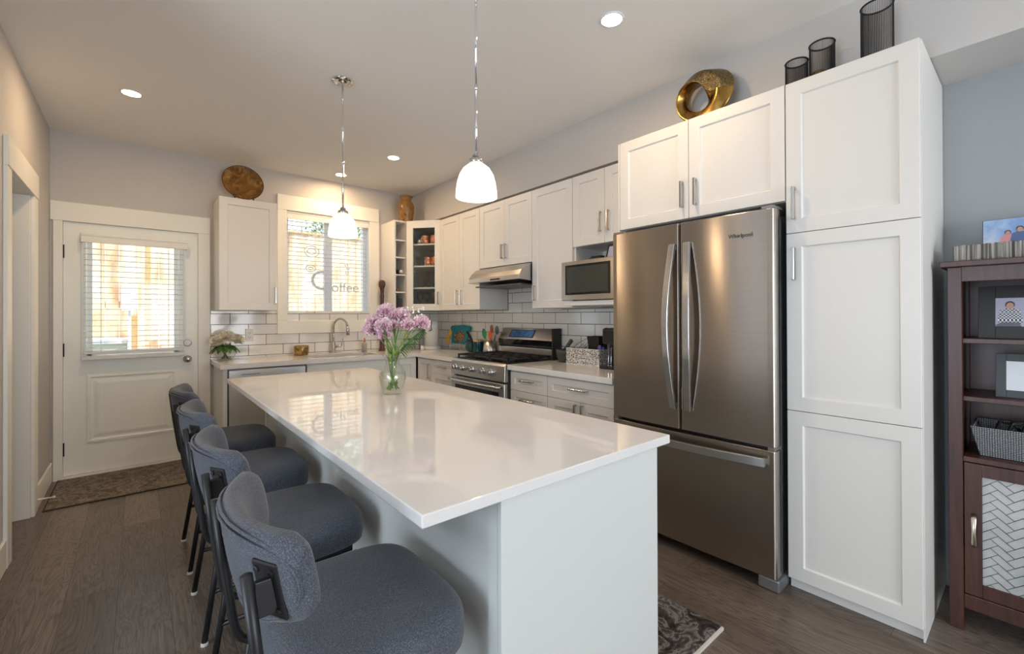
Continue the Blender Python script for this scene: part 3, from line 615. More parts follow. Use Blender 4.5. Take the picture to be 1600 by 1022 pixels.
# left wall cabinet
Fl = FY(4.602)
t = thing('wall_cabinet', 'white single-door wall cabinet between the exterior door and the window', 'cabinet', (.76, 4.78, 1.335))
carcass(t, .532, .990, 4.603, YB-.001, 1.336, 2.332)
d = shaker(Fl, .532, .990, 1.336, 2.332, t); handle(Fl, .972, 1.475, .145, True, d)
# open shelf unit + diagonal glass cabinet
t = thing('open_shelf_cabinet', 'narrow white open shelf unit right of the kitchen window', 'shelf', (2.24, 4.78, 1.36))
sx0, sx1 = 2.166, 2.312; b = MB()
b.box(sx0, sx0+.018, 4.60, YB-.001, UZ0, 2.345); b.box(sx1-.012, sx1, 4.60, YB-.001, UZ0, 2.345); b.box(sx0+.018, sx1-.012, YB-.012, YB-.001, UZ0, 2.345); b.box(sx0+.018, sx1-.012, 4.60, YB-.012, 2.327, 2.345); b.box(sx0+.018, sx1-.012, 4.60, YB-.012, UZ0, UZ0+.018)
b.build('frame', M['cab'], t, bevel=.001, seg=1)
SH = [1.368+.018, 1.575, 1.765, 1.957, 2.150]
SH = [UZ0+.018]+[UZ0+.018+(2.327-UZ0-.018)*k/5 for k in (1, 2, 3, 4)]
for z in SH[1:]: MB().box(sx0+.019, sx1-.013, 4.605, YB-.013, z-.014, z).build('shelf', M['cab'], t)
t = thing('corner_cabinet', 'white diagonal corner cabinet with a glass door', 'cabinet', (2.6, 4.6, UZ0))
Pt = [(2.314, 4.590), (2.572, 4.282), (XR-.01, 4.282), (XR-.01, YB-.01), (2.314, YB-.01)]
id3 = lambda p, q, h: (p, q, h)
for z0, z1 in ((UZ0, UZ0+.018), (2.327, 2.345)): MB().prism(Pt, id3, z0, z1).build('end_panel', M['cab'], t)
CZ = [1.600, 1.846, 2.092]
Pi = [(2.335, 4.600), (2.575, 4.31), (XR-.03, 4.31), (XR-.03, YB-.03), (2.335, YB-.03)]
for z in CZ: MB().prism(Pi, id3, z-.016, z).build('shelf', M['cab'], t)
b = MB(); b.box(2.314, 2.330, 4.60, YB-.01, UZ0+.018, 2.327); b.box(2.58, XR-.01, 4.284, 4.300, UZ0+.018, 2.327); b.box(2.33, XR-.01, YB-.024, YB-.01, UZ0+.018, 2.327); b.box(XR-.024, XR-.01, 4.30, YB-.024, UZ0+.018, 2.327)
b.build('walls', M['cabin'], t)
uu = Vector((2.572-2.314, 4.282-4.590, 0)).normalized(); nn = Vector((uu.y, -uu.x, 0)); nn = nn if nn.y < 0 else -nn
Fd = frame((2.314, 4.590, 0), uu, nn); LD = .4015
b = MB(); b.fb(Fd, .002, .078, 0, .02, UZ0+.001, 2.344); b.fb(Fd, .335, LD-.002, 0, .02, UZ0+.001, 2.344); b.fb(Fd, .078, .335, 0, .02, UZ0+.001, 1.413); b.fb(Fd, .078, .335, 0, .02, 2.262, 2.344)
d = b.build('door', M['cab'], t, bevel=.001, seg=1); MB().fb(Fd, .078, .335, .006, .009, 1.413, 2.262).build('glass', M['pane'], d)
handle(Fd, .378, 1.475, .14, True, d)

# ------------------------------------------------------------------ base cabinets, counters
CT, CB = .885, .845
Fb = FY(4.335)
def basecab(name, label, F_, a0, a1, fn_box):
    pass
t = thing('base_end_panel', 'grey-white end panel of the base run beside the dishwasher', 'panel', (.52, 4.6, 0))
MB().box(.530, .548, 4.335, YB-.001, .001, CB-.001).box(.548, .560, 4.335, 4.40, .001, CB-.001).build('panel', M['island'], t)
t = thing('dishwasher', 'stainless steel dishwasher at the left end of the base cabinets', 'dishwasher', (.87, 4.6, 0))
MB().box(.563, 1.172, 4.36, 4.9, .09, .838).build('tub', M['dsteel'], t)
d = MB().fb(Fb, .569, 1.168, -.024, .008, .10, .828).build('door', M['steelr'], t, bevel=.003)
MB().fb(Fb, .66, .80, .0082, .012, .786, .794).build('pocket_handle', M['gsteel'], d); MB().box(.57, 1.168, 4.39, 4.40, .001, .09).build('toe_kick', M['dsteel'], t)
t = thing('sink_cabinet', 'white sink base cabinet right of the dishwasher', 'cabinet', (1.6, 4.6, 0))
MB().box(1.176, 2.029, 4.336, 4.385, .10, CB-.001).box(1.176, 1.19, 4.385, 4.93, .10, CB-.001).box(2.015, 2.029, 4.385, 4.93, .10, CB-.001).build('carcass', M['cab'], t); slab(Fb, 1.176, 2.029, .66, .83, t, 'false_front', M['island'])
for q0, q1 in ((1.176, 1.60), (1.60, 2.029)): shaker(Fb, q0, q1, .10, .66, t, mat=M['island'])
MB().box(1.176, 2.029, 4.40, 4.41, .001, .099).build('toe_kick', M['cab'], t)
t = thing('corner_base_cabinet', 'white corner base cabinet behind the flower vase', 'cabinet', (2.2, 4.6, 0))
MB().box(2.032, 2.285, 4.336, 4.93, .10, CB-.001).build('carcass', M['cab'], t)
shaker(Fb, 2.032, 2.280, .10, .83, t, mat=M['island'])
XC = 2.312; Fr = FX(XC)
def rbase(label, ya, yb_, fronts, name='base_cabinet'):
    t = thing(name, label, 'cabinet', (2.6, (ya+yb_)/2, 0)); carcass(t, XC+.001, XR-.012, ya+.001, yb_-.001, .10, CB-.001)
    MB().box(XC+.06, XC+.075, ya+.001, yb_-.001, .001, .099).build('toe_kick', M['cab'], t)
    for kind, y0_, y1_, z0, z1, h in fronts:
        d = shaker(Fr, -y1_, -y0_, z0, z1, t, name=kind, rail=.05 if kind == 'drawer' else .055)
        if h: handle(Fr, -h[0], h[1], h[2], h[3], d)
    return t
rbase('narrow white base cabinet in the corner left of the range', 4.012, 4.312, [('door', 4.012, 4.300, .10, .835, (4.05, .71, .15, True))])
rbase('white drawer base cabinet immediately left of the range', 3.562, 4.010, [('drawer', 3.562, 4.010, .70, .835, (3.79, .768, .13, False)), ('drawer', 3.562, 4.010, .41, .70, (3.79, .60, .13, False)), ('drawer', 3.562, 4.010, .10, .41, None)])
rbase('white drawer base cabinet immediately right of the range', 2.330, 2.750, [('drawer', 2.330, 2.750, .685, .835, (2.545, .77, .15, False)), ('drawer', 2.330, 2.750, .40, .685, (2.545, .62, .15, False)), ('drawer', 2.330, 2.750, .10, .40, None)])
rbase('white base cabinet with a wide drawer next to the refrigerator', 1.722, 2.328, [('drawer', 1.722, 2.328, .685, .835, (2.02, .77, .16, False)), ('door', 2.015, 2.328, .10, .685, (2.045, .60, .14, True)), ('door', 1.722, 2.013, .10, .685, (1.985, .60, .14, True))])
# countertops
sxa, sxb, sya, syb = 1.255, 1.900, 4.400, 4.790
b = MB(); Y0 = 4.305
b.box(.508, sxa, Y0, YB-.009, CB, CT); b.box(sxa, sxb, Y0, sya, CB, CT); b.box(sxa, sxb, syb, YB-.009, CB, CT); b.box(sxb, XR-.009, Y0, YB-.009, CB, CT)
b.box(2.262, XR-.009, 3.560, Y0, CB, CT)
tag(b.build('countertop', M['quartz'], origin=(1.6, 4.6, CB)), 'white quartz L-shaped countertop under the window and corner', 'countertop')
tag(MB().box(2.262, XR-.009, 1.722, 2.756, CB, CT).build('countertop', M['quartz'], origin=(2.6, 2.2, CB), bevel=.003), 'white quartz countertop between the range and the refrigerator', 'countertop')
t = thing('kitchen_sink', 'stainless steel undermount sink below the window', 'sink', (1.58, 4.6, .66))
b = MB(); q = .012
b.box(sxa-q, sxa, sya-q, syb+q, .67, CB-.001); b.box(sxb, sxb+q, sya-q, syb+q, .67, CB-.001); b.box(sxa, sxb, sya-q, sya, .67, CB-.001); b.box(sxa, sxb, syb, syb+q, .67, CB-.001); b.box(sxa-q, sxb+q, sya-q, syb+q, .655, .67)
b.build('basin', M['steelh'], t); MB().lathe([(.0, 0), (.045, 0), (.045, .004), (.03, .006), (0, .003)], (1.58, 4.6, .670)).build('drain', M['chrome'], t, smooth=True)
# faucet
fx, fy = 1.592, 4.865
t = thing('kitchen_faucet', 'chrome gooseneck pull-down faucet behind the sink', 'faucet', (fx, fy, CT))
MB().lathe([(0, 0), (.030, 0), (.030, .008), (.024, .014), (.022, .11), (.018, .125), (0, .125)], (fx, fy, CT)).build('base', M['nickel'], t, smooth=True)
dv = Vector((.60, -.80, 0)).normalized(); pts = [(fx, fy, CT+.11), (fx, fy, CT+.27)]
for k in range(0, 11):
    a = math.pi*(1-k/10*.93); rr_ = .085
    p = Vector((fx, fy, CT+.27))+dv*(rr_+rr_*math.cos(a))+Vector((0, 0, rr_*math.sin(a)*1.15)); pts.append(tuple(p))
MB().tube(pts, .0115, 12).build('spout', M['nickel'], t, smooth=True)
e_ = Vector(pts[-1]); e2 = e_+dv*.010+Vector((0, 0, -.10))
MB().tube([tuple(e_), tuple(e_+(e2-e_)*.35), tuple(e2)], [.013, .017, .021], 14).build('spray_head', M['nickel'], t, smooth=True)
MB().tube([(fx+.02, fy, CT+.072), (fx+.075, fy-.012, CT+.072), (fx+.082, fy-.014, CT+.085), (fx+.092, fy-.016, CT+.155)], [.016, .014, .008, .006], 10).build('lever', M['nickel'], t, smooth=True)
# outlet
t = thing('power_outlet', 'white power outlet on the tiles right of the white flowers', 'outlet', (.821, YB-.008, 1.10)); Ft = FY(YB-.0085)
MB().fb(Ft, .786, .856, 0, .006, 1.040, 1.160).build('cover_plate', M['white'], t, bevel=.002)
for zc in (1.08, 1.12):
    b = MB(); b.fb(Ft, .812, .815, .006, .0065, zc-.008, zc+.008); b.fb(Ft, .827, .830, .006, .0065, zc-.008, zc+.008); b.fb(Ft, .8185, .8235, .006, .0065, zc-.016, zc-.011); b.build('socket', M['dsteel'], t)

# ------------------------------------------------------------------ range
RY0, RY1, RX = 2.762, 3.552, 2.250; Fs = FX(RX)
t = thing('gas_range', 'stainless steel gas range with black grates', 'stove', (2.55, 3.15, 0))
MB().box(RX+.03, 2.895, RY0, RY1, .06, .872).build('body', M['dsteel'], t)
ctp = MB().prism([(RX-.012, .742), (RX+.03, .742), (RX+.03, .872), (2.80, .872), (2.80, .887), (RX+.012, .887), (RX-.006, .868)], lambda p, q, h: (p, h, q), RY0, RY1).build('control_panel', M['steelr'], t, bevel=.003)
for yy in (3.470, 3.358, 3.205, 3.046, 2.936):
    b = MB(); b.lathe([(0, 0), (.026, 0), (.027, .006), (.022, .010), (.020, .034), (.018, .038), (0, .038)], seg=24, fn=lambda x, y, z: (RX-.010-z, yy+x, .810+y))
    kb = b.build('knob', M['chrome'], ctp, smooth=True, bevel=.002); MB().box(RX-.0555, RX-.048, yy-.004, yy+.004, .794, .826).build('knob_grip', M['gsteel'], kb)
d = MB().fb(Fs, -RY1+.002, -RY0-.002, -.028, .012, .20, .728).build('oven_door', M['steelr'], t, bevel=.006)
MB().fb(Fs, -RY1+.07, -RY0-.07, .0123, .014, .33, .655).build('oven_window', M['blackg'], d, bevel=.003)
b = MB(); hp = []
for k in range(13):
    yy = RY1-.03-(RY1-RY0-.06)*k/12; hp.append((RX-.012-.045-.018*math.sin(math.pi*k/12), yy, .700))
b.tube(hp, .013, 12); b.box(RX-.060, RX-.012, RY1-.045, RY1-.025, .690, .710); b.box(RX-.060, RX-.012, RY0+.025, RY0+.045, .690, .710); b.build('handle', M['steelh'], d, smooth=True)
MB().fb(Fs, -RY1+.002, -RY0-.002, -.028, .010, .07, .195).build('storage_drawer', M['steelr'], t, bevel=.005)
MB().box(RX+.04, 2.79, RY0+.02, RY1-.02, .8875, .893).build('cooktop', M['blackg'], t, bevel=.002)
b = MB()
for k in range(3):
    ya = RY0+.025+k*.248; yb_ = ya+.240; zz0, zz1 = .912, .926
    x0_, x1_ = RX+.045, 2.785
    b.box(x0_, x1_, ya, ya+.014, zz0, zz1); b.box(x0_, x1_, yb_-.014, yb_, zz0, zz1); b.box(x0_, x0_+.014, ya, yb_, zz0, zz1); b.box(x1_-.014, x1_, ya, yb_, zz0, zz1)
    for q in (.25, .5, .75): xx = x0_+(x1_-x0_)*q; b.box(xx-.006, xx+.006, ya, yb_, zz0, zz1)
    ym = (ya+yb_)/2; b.box(x0_, x1_, ym-.006, ym+.006, zz0, zz1)
    for xx in (x0_, x1_-.014):
        for yy in (ya, yb_-.014): b.box(xx, xx+.014, yy, yy+.014, .893, zz0)
b.build('grates', M['iron'], t, bevel=.002, seg=1)
for (xx, yy, r_) in ((2.40, 2.91, .05), (2.64, 2.91, .04), (2.52, 3.157, .055), (2.40, 3.40, .045), (2.64, 3.40, .05)):
    MB().lathe([(0, 0), (r_, 0), (r_, .008), (r_*.7, .012), (r_*.7, .018), (0, .018)], (xx, yy, .893), 20).build('burner', M['iron'], t)
bgd = MB().prism([(2.80, .887), (2.895, .887), (2.895, 1.150), (2.862, 1.158), (2.800, 1.052), (2.822, 1.020), (2.822, .985), (2.80, .975)], lambda p, q, h: (p, h, q), RY0+.018, RY1-.010).build('backguard', M['steelr'], t, bevel=.004)
MB().box(2.79, 2.90, RY0, RY0+.0175, .888, 1.162).build('end_cap', M['blackp'], bgd, bevel=.004); 
MB().prism([(2.8205, 1.020), (2.799, 1.0515), (2.794, 1.050), (2.806, 1.0), (2.806, .985), (2.8205, .985)], lambda p, q, h: (p, h, q), RY0+.02, RY1-.012).build('vent_strip', M['blackg'], bgd)
nx = Vector((-.106, 0, .062)).normalized(); mid = Vector((2.831, 0, 1.105))
up = Vector((.062, 0, .106)).normalized()
def FSl(a, bb, c): p = mid+up*c+nx*bb; return (p.x, -a, p.z)
MB().fb(FSl, -3.395, -3.045, .0, .0025, -.042, .040).build('display', M['blackg'], bgd); MB().fb(FSl, -3.385, -3.055, .0026, .003, -.036, .034).build('display_screen', pm('display_painted_blue_reflection', (.05, .16, .38, 1), .08, 0, .4, 20), bgd)  # screen colour carries a painted blue window reflection
# hood
t = thing('range_hood', 'stainless steel under-cabinet range hood', 'range hood', (2.65, 3.15, 1.60))
hs = [(2.905, 1.568), (2.905, 1.731), (2.60, 1.731), (2.535, 1.722), (2.470, 1.690), (2.425, 1.640), (2.418, 1.620), (2.418, 1.590), (2.43, 1.585), (2.9, 1.560)]
hs = [(2.905, 1.556), (2.905, 1.732), (2.56, 1.732), (2.50, 1.715), (2.445, 1.668), (2.418, 1.625), (2.418, 1.585)]
MB().prism(hs, lambda p, q, h: (p, h, q), 2.778, 3.520).build('canopy', M['steelr'], t, bevel=.004)
MB().box(2.4165, 2.418, 3.04, 3.18, 1.596, 1.608).build('controls', M['blackg'], t)
MB().box(2.47, 2.86, 2.82, 3.48, 1.545, 1.556).build('filter', M['dsteel'], t)
# microwave
t = thing('microwave', 'stainless steel microwave with black window on its shelf', 'microwave', (2.65, 2.0, 1.39)); MX = 2.455; Fm = FX(MX)
MB().box(MX+.02, 2.86, 1.745, 2.285, 1.396, 1.672).build('case', M['dsteel'], t)
d = MB().fb(Fm, -2.325, -1.745, -.019, .012, 1.390, 1.678).build('door', M['steelr'], t, bevel=.004)
MB().fb(Fm, -2.285, -1.87, .0122, .014, 1.430, 1.650).build('window', M['blackg'], d, bevel=.004)
MB().fb(Fm, -2.265, -1.89, .0142, .0146, 1.447, 1.634).build('window_mesh', pm('microwave_mesh', (.045, .05, .045, 1), .15), d)
b = MB(); [b.box(xx, xx+.02, yy, yy+.02, 1.3852, 1.396) for xx in (2.50, 2.82) for yy in (1.77, 2.24)]; b.build('feet', M['blackp'], t)
# small things on microwave
t = thing('photo_frame', 'small dark picture frame standing on the microwave', 'picture frame', (2.55, 1.925, 1.673))
MB().prism([(2.52, 1.674), (2.532, 1.674), (2.572, 1.782), (2.56, 1.782)], lambda p, q, h: (p, h, q), 1.875, 1.975).build('frame', M['bframe'], t)
MB().prism([(2.5262, 1.690), (2.5272, 1.690), (2.553, 1.766), (2.552, 1.766)], lambda p, q, h: (p-.0035, h, q), 1.892, 1.958).build('picture', M['lav'], t)
tag(MB().box(2.49, 2.56, 1.99, 2.10, 1.679, 1.694).box(2.50, 2.55, 2.00, 2.09, 1.694, 1.706).build('wallet', M['blackp'], origin=(2.52, 2.05, 1.679), bevel=.004), 'black folded wallet lying on the microwave', 'wallet')

# ------------------------------------------------------------------ refrigerator
t = thing('refrigerator', 'stainless steel french-door refrigerator with bottom freezer', 'refrigerator', (2.55, 1.235, 0)); XF = 2.292
FY0, FY1 = .780, 1.690; ym = 1.243
MB().box(XF+.004, 2.90, FY0+.008, FY1-.006, .05, 1.745).build('body', M['gsteel'], t, bevel=.004)
def fdoor(y0_, y1_, z0, z1, name, bow=.012, parent=t):
    n = 14; rows = []
    yc_, hw = (FY0+FY1)/2, (FY1-FY0)/2
    prof = []
    for k in range(n+1):
        yy = y1_+(y0_-y1_)*k/n; s_ = (yy-yc_)/hw
        x = 2.218+bow*s_*s_
        ed = min(yy-y0_, y1_-yy)
        if ed < .001: x += .010
        prof.append((x, yy))
    prof = [(prof[0][0], y1_)]+[(prof[1][0]-.001, y1_-.006)]+prof[1:-1]+[(prof[-2][0]-.0005, y0_+.006)]+[(prof[-1][0], y0_)]
    poly = prof+[(XF, y0_), (XF, y1_)]
    return MB().prism(poly, lambda p, q, h: (p, q, h), z0, z1).build(name, M['steel'], parent, bevel=.003, smooth=False)
dl = fdoor(ym+.003, FY1, .667, 1.772, 'door'); dr = fdoor(FY0, ym-.003, .667, 1.772, 'door'); dd = fdoor(FY0, FY1, .062, .650, 'freezer_drawer')
def vh(y, lean, parent):
    pts = []; z0, z1 = .775, 1.662; n = 16; rows = []
    for k in range(n+1):
        s_ = k/n; z = z0+(z1-z0)*s_; bow = math.sin(math.pi*s_); x = 2.212-.018-.045*bow
        hw_ = .017; dy = lean*(.010-.020*bow)*1.0
        rows.append([(x, y+dy+hw_, z), (x, y+dy-hw_, z), (x+.018, y+dy-hw_, z), (x+.018, y+dy+hw_, z)])
    b = MB(); b.grid(rows, closed_u=True); b.add(rows[0], [(0, 1, 2, 3)]); b.add(rows[-1], [(0, 1, 2, 3)])
    b.box(2.205, 2.222, y-.012+lean*.01, y+.012+lean*.01, z0, z0+.03); b.box(2.205, 2.222, y-.012+lean*.01, y+.012+lean*.01, z1-.03, z1)
    return b.build('handle', M['steelh'], parent, bevel=.002)
vh(1.285, -1, dl); vh(1.183, 1, dr)
rows = []
for k in range(21):
    s_ = k/20; y = 1.648-(1.648-.818)*s_; x = 2.212-.020-.040*math.sin(math.pi*s_); zc = .598
    rows.append([(x, y, zc+.020), (x, y, zc-.020), (x+.018, y, zc-.020), (x+.018, y, zc+.020)])
b = MB(); b.grid(rows, closed_u=True); b.add(rows[0], [(0, 1, 2, 3)]); b.add(rows[-1], [(0, 1, 2, 3)]); b.box(2.205, 2.224, 1.625, 1.648, .585, .611); b.box(2.205, 2.224, .818, .841, .585, .611)
b.build('handle', M['steelh'], dd, bevel=.002)
text('Whirlpool', frame((2.2205, 0, 0), (0, -1, 0), (-1, 0, 0)), -.93, 1.662, .027, dr, M['dsteel'], .0005, 'badge_lettering', .001)
for q in (FY0+.004, FY1-.034): MB().box(2.225, 2.31, q, q+.030, .6505, .6665).build('middle_hinge', M['gsteel'], t, bevel=.002)
for q in (FY0+.003, FY1-.06): MB().box(2.235, 2.34, q, q+.057, 1.7725, 1.785).build('top_hinge', M['gsteel'], t, bevel=.002)
MB().box(2.236, 2.40, .772, .865, .0005, .058).build('foot', M['gsteel'], t, bevel=.008); MB().box(2.236, 2.40, 1.60, 1.688, .0005, .058).build('foot', M['gsteel'], t, bevel=.008)
MB().box(2.32, 2.34, .87, 1.595, .012, .055).build('base_grille', M['dsteel'], t)

# ------------------------------------------------------------------ island
IX0, IX1, IY0, IY1 = .428, 1.342, .788, 3.330
t = thing('kitchen_island', 'white kitchen island base with plain end panel', 'island', (.96, 2.05, 0))
MB().box(.650, 1.265, .815, 3.300, .001, .856).build('body', M['island'], t)
MB().box(.638, 1.284, .800, .815, .001, .856).build('end_panel', M['island'], t, bevel=.001, seg=1)
MB().box(.638, .6495, .8155, .850, .001, .856).build('corner_stile', M['island'], t)
MB().box(.640, .6495, 1.955, 1.975, .001, .856).build('seam_batten', M['cab'], t); MB().box(.640, .6495, 3.270, 3.300, .001, .856).build('corner_stile', M['cab'], t)
tag(MB().box(IX0, IX1, IY0, IY1, .857, .885).build('island_countertop', M['quartz'], origin=(.88, 2.05, .857), bevel=.003), 'large glossy white quartz island countertop', 'countertop')

# ------------------------------------------------------------------ bar stools
def sq(th, n=3.6):
    c, s_ = math.cos(th), math.sin(th); return (abs(c)**(2/n)*(1 if c >= 0 else -1), abs(s_)**(2/n)*(1 if s_ >= 0 else -1))
def make_stool():
    t = thing('bar_stool', 'x', 'stool', (0, 0, 0), 'upholstered bar stools along the island')
    # local: origin on floor under the seat centre (world x .385); +x towards the island
    N = 40; rows = []
    cx, hw, hd = .018, .200, .228
    for (z, k) in ((.520, .80), (.520, .93), (.528, .985), (.548, 1.0), (.575, 1.0), (.600, .985), (.612, .95), (.620, .86), (.6255, .62), (.627, .30), (.628, .02)):
        r = []
        for i in range(N):
            x, y = sq(2*math.pi*i/N, 4.6); tap = 1-.04*x
            r.append((cx+x*hw*k, y*hd*k*tap, z))
        rows.append(r)
    b = MB(); b.grid(rows, closed_u=True); b.add(rows[0], [tuple(range(N))]); b.add(rows[-1], [tuple(range(N))])
    st = b.build('seat', M['fabric'], t, smooth=True)
    # backrest: rounded pad swept on a curve
    zc, hh, hy = .797, .101, .230
    def cen(s_):       # s_ in -1..1 along width -> x of mid surface, y
        return (-.222+.076*abs(s_)**2.2, s_*hy)
    def section(s_, k):  # outline ring in (thickness, height)
        return None
    P = 30; rows = []
    ss = [-1.0, -.985, -.95, -.88, -.76, -.62, -.45, -.25, 0, .25, .45, .62, .76, .88, .95, .985, 1.0]
    for s_ in ss:
        x, y = cen(s_); e_ = 1e-2; x2, y2 = cen(min(1, s_+e_)); x1, y1 = cen(max(-1, s_-e_)); tx, ty = x2-x1, y2-y1; L = math.hypot(tx, ty); nx_, ny_ = ty/L, -tx/L
        a = abs(s_); sh = (1-max(0, (a-.84)/.16)**3.0)**.5 if a < 1 else .0
        sh = max(sh, .70); th_ = .028*max(.25, (1-max(0, (a-.9)/.1)**2)**.5 if a < 1 else .25)
        r = []
        for i in range(P):
            c_, s2 = sq(2*math.pi*i/P, 2.9)
            h = s2*hh*sh*(1-.25*a*a)+.030*a*a; dip = .0
            r.append((x+nx_*c_*th_-.034*(h/hh)*.55, y+ny_*c_*th_, zc+h+dip*(s2 > .5)))
        rows.append(r)
    b = MB(); b.grid(rows, closed_u=True); b.add(rows[0], [tuple(range(P))]); b.add(rows[-1], [tuple(range(P))])
    bk = b.build('backrest', M['fabric'], t, smooth=True)
    # seam rings on outer face
    for off, nm in ((.018, 'piping'), (-.016, 'piping')):
        pts = []
        for i in range(64):
            a = 2*math.pi*i/64; c_, s2 = sq(a, 3.4); s_ = c_*.965; x, y = cen(s_); e_ = 1e-2; x2, y2 = cen(min(1, s_+e_)); x1, y1 = cen(max(-1, s_-e_)); tx, ty = x2-x1, y2-y1; L = math.hypot(tx, ty); nx_, ny_ = ty/L, -tx/L
            aa = abs(s_); sh = max(.70, (1-max(0, (aa-.84)/.16)**3.0)**.5); hf = .97 if off < 0 else .975
            h = s2*hh*.93*min(1, sh+.04)*(1-.25*aa*aa)+.030*aa*aa
            sg = -1 if nx_ > 0 else 1
            k_ = -.0235 if off > 0 else -.0265
            pts.append((x+nx_*k_*(.9)-.034*(h/hh)*.55, y+ny_*k_*.9, zc+h*(1 if off > 0 else .90)))
        MB().tube(pts, .0030, 6, closed=True).build(nm, M['fabric'], bk, smooth=True)
    # frame: posts that bend under the seat, mounting plates, legs, stretchers
    for sg in (-1, 1):
        y = sg*.200; pts = [(-.249, y, .850), (-.232, y, .70), (-.212, y, .555), (-.206, y, .525), (-.196, y, .503), (-.180, y, .490), (-.155, y, .485), (.0, y, .485), (.15, y, .490), (.17, y, .492)]
        MB().tube(pts, .0098, 12).build('frame_tube', M['black'], t, smooth=True)
        xo, yo = -.178, sg*.185
        b = MB(); b.box(-.236, -.174, y-.006-.012*sg, y+.006-.012*sg, .765, .828); pl = b.build('mounting_bracket', M['black'], t, bevel=.002)
        b = MB(); c0 = Vector((-.209, y-.020*sg, .803)); uv = Vector((.45*sg, .89, 0)).normalized(); nv = Vector((-.89, .45*sg, 0))
        Fq0 = frame(c0, uv, nv); Fq = lambda a_, b_, c_, Fq0=Fq0: (Fq0(a_, b_, c_)[0]-.185*c_, Fq0(a_, b_, c_)[1], Fq0(a_, b_, c_)[2]); b.fb(Fq, -.030, .030, -.004, .004, -.052, .052); b.build('mounting_plate', M['black'], t, bevel=.006, seg=3)
        b = MB()
        for (aa, cc) in ((.018, .036), (.018, -.036), (-.018, .036), (-.018, -.036)):
            b.lathe([(0, 0), (.006, 0), (.006, .003), (.003, .004), (0, .004)], seg=12, fn=lambda x, yv, z: Fq(aa+x, .004+z, cc+yv))
        b.build('screws', M['black'], t)
    for sg in (-1, 1):
        for sx, (x0_, x1_) in ((-1, (-.190, -.120)), (1, (.205, .135))):
            y = sg*.209; yt = sg*.188
            lg = MB().tube([(x0_, y, .010), (x1_, yt, .478)], .0105, 10).build('leg', M['black'], t, smooth=True)
            MB().lathe([(0, 0), (.013, 0), (.013, .008), (.010, .012), (0, .012)], (x0_, y, .0)).build('foot_cap', M['foot'], lg)
        b = MB(); b.tube([(-.162, sg*.200, .192), (.178, sg*.200, .192)], .009, 8); b.build('stretcher', M['black'], t, smooth=True)
    MB().tube([(.170, -.198, .230), (.170, .198, .230)], .0095, 8).build('footrest', M['black'], t, smooth=True)
    MB().tube([(-.128, -.190, .42), (-.128, .190, .42)], .008, 8).build('crossbar', M['black'], t, smooth=True)
    b = MB(); b.box(-.12, .16, -.188, -.140, .497, .519); b.box(-.12, .16, .140, .188, .497, .519); b.box(-.02, .02, -.14, .14, .500, .519); b.build('seat_bracket', M['black'], t)
    return t
stool = make_stool()
SX = .385
stool.location = (SX, 1.05, 0); stool['label'] = 'grey upholstered bar stool at the near end of the island, closest to camera'
for yy, lb, rz in ((1.67, 'second grey upholstered bar stool from the near end of the island', .01), (2.31, 'grey upholstered bar stool third from the near end of the island', 0), (2.94, 'farthest grey upholstered bar stool, nearest the exterior door', 0)):
    dup(stool, (SX, yy, 0), rz, lb)

# ------------------------------------------------------------------ pendants and downlights
def make_pendant():
    t = thing('pendant_lamp', 'x', 'lamp', (0, 0, 0), 'pendant lamps above the island')   # origin at shade bottom centre
    prof = [(.0872, 0), (.0870, .012), (.0855, .030), (.081, .062), (.072, .094), (.057, .120), (.038, .136), (.026, .142), (.022, .142), (.034, .132), (.052, .116), (.067, .092), (.076, .062), (.081, .03), (.0825, .0), (.0872, 0)]
    MB().lathe(prof, seg=48).build('shade', M['shade'], t, smooth=True)
    MB().lathe([(0, .1425), (.030, .1425), (.031, .150), (.029, .160), (.018, .163), (.016, .178), (.009, .182), (0, .182)]).build('cap', M['nickel'], t, smooth=True)
    H = ZC-1.775
    b = MB(); b.tube([(0, 0, .18), (0, 0, .46)], .0058, 10); b.tube([(0, 0, .45), (0, 0, .475)], .0075, 10); b.tube([(0, 0, .475), (0, 0, H-.02)], .0052, 10); b.build('rod', M['chrome'], t, smooth=True)
    MB().lathe([(0, H-.030), (.010, H-.030), (.012, H-.018), (.045, H-.012), (.064, H-.006), (.066, H), (0, H)], seg=40).build('canopy', M['chrome'], t, smooth=True)
    bl = MB().ell((0, 0, .07), .028, .028, .036).build('bulb', emis('bulb_glow', (1, .88, .68, 1), 6), t, smooth=True)
    return t
PL = [(.973, 2.790, 1.775), (1.085, 1.520, 1.775)]
pn = make_pendant(); pn.location = PL[0]; pn['label'] = 'pendant lamp with opal glass shade hanging in front of the window'
dup(pn, PL[1], 0, 'nearer pendant lamp with opal glass shade above the island centre')
for p in PL:
    l = bpy.data.lights.new('pendant_light', 'POINT'); l.energy = PEND_E; l.color = WARM; l.shadow_soft_size = .03
    o = bpy.data.objects.new('pendant_light', l); COL.objects.link(o); o.location = (p[0], p[1], p[2]-.02)
def make_down():
    t = thing('downlight', 'x', 'lamp', (0, 0, 0), 'recessed ceiling downlights')
    MB().lathe([(.052, 0), (.060, 0), (.058, -.005), (.050, -.006), (.048, -.002)], seg=36).build('trim_ring', M['cap'], t, smooth=True)
    MB().lathe([(0, -.0035), (.050, -.0035), (.050, -.001), (0, -.001)], seg=32).build('lens', M['lamp'], t)
    return t
DL = [((-.038, 3.815), 'recessed downlight in the ceiling above the exterior door area'), ((1.802, 3.837), 'recessed downlight in the ceiling near the back right corner'), ((1.600, 4.646), 'recessed downlight close to the wall above the window'), ((1.792, 1.356), 'recessed downlight in the ceiling in front of the refrigerator')]
dn = make_down()
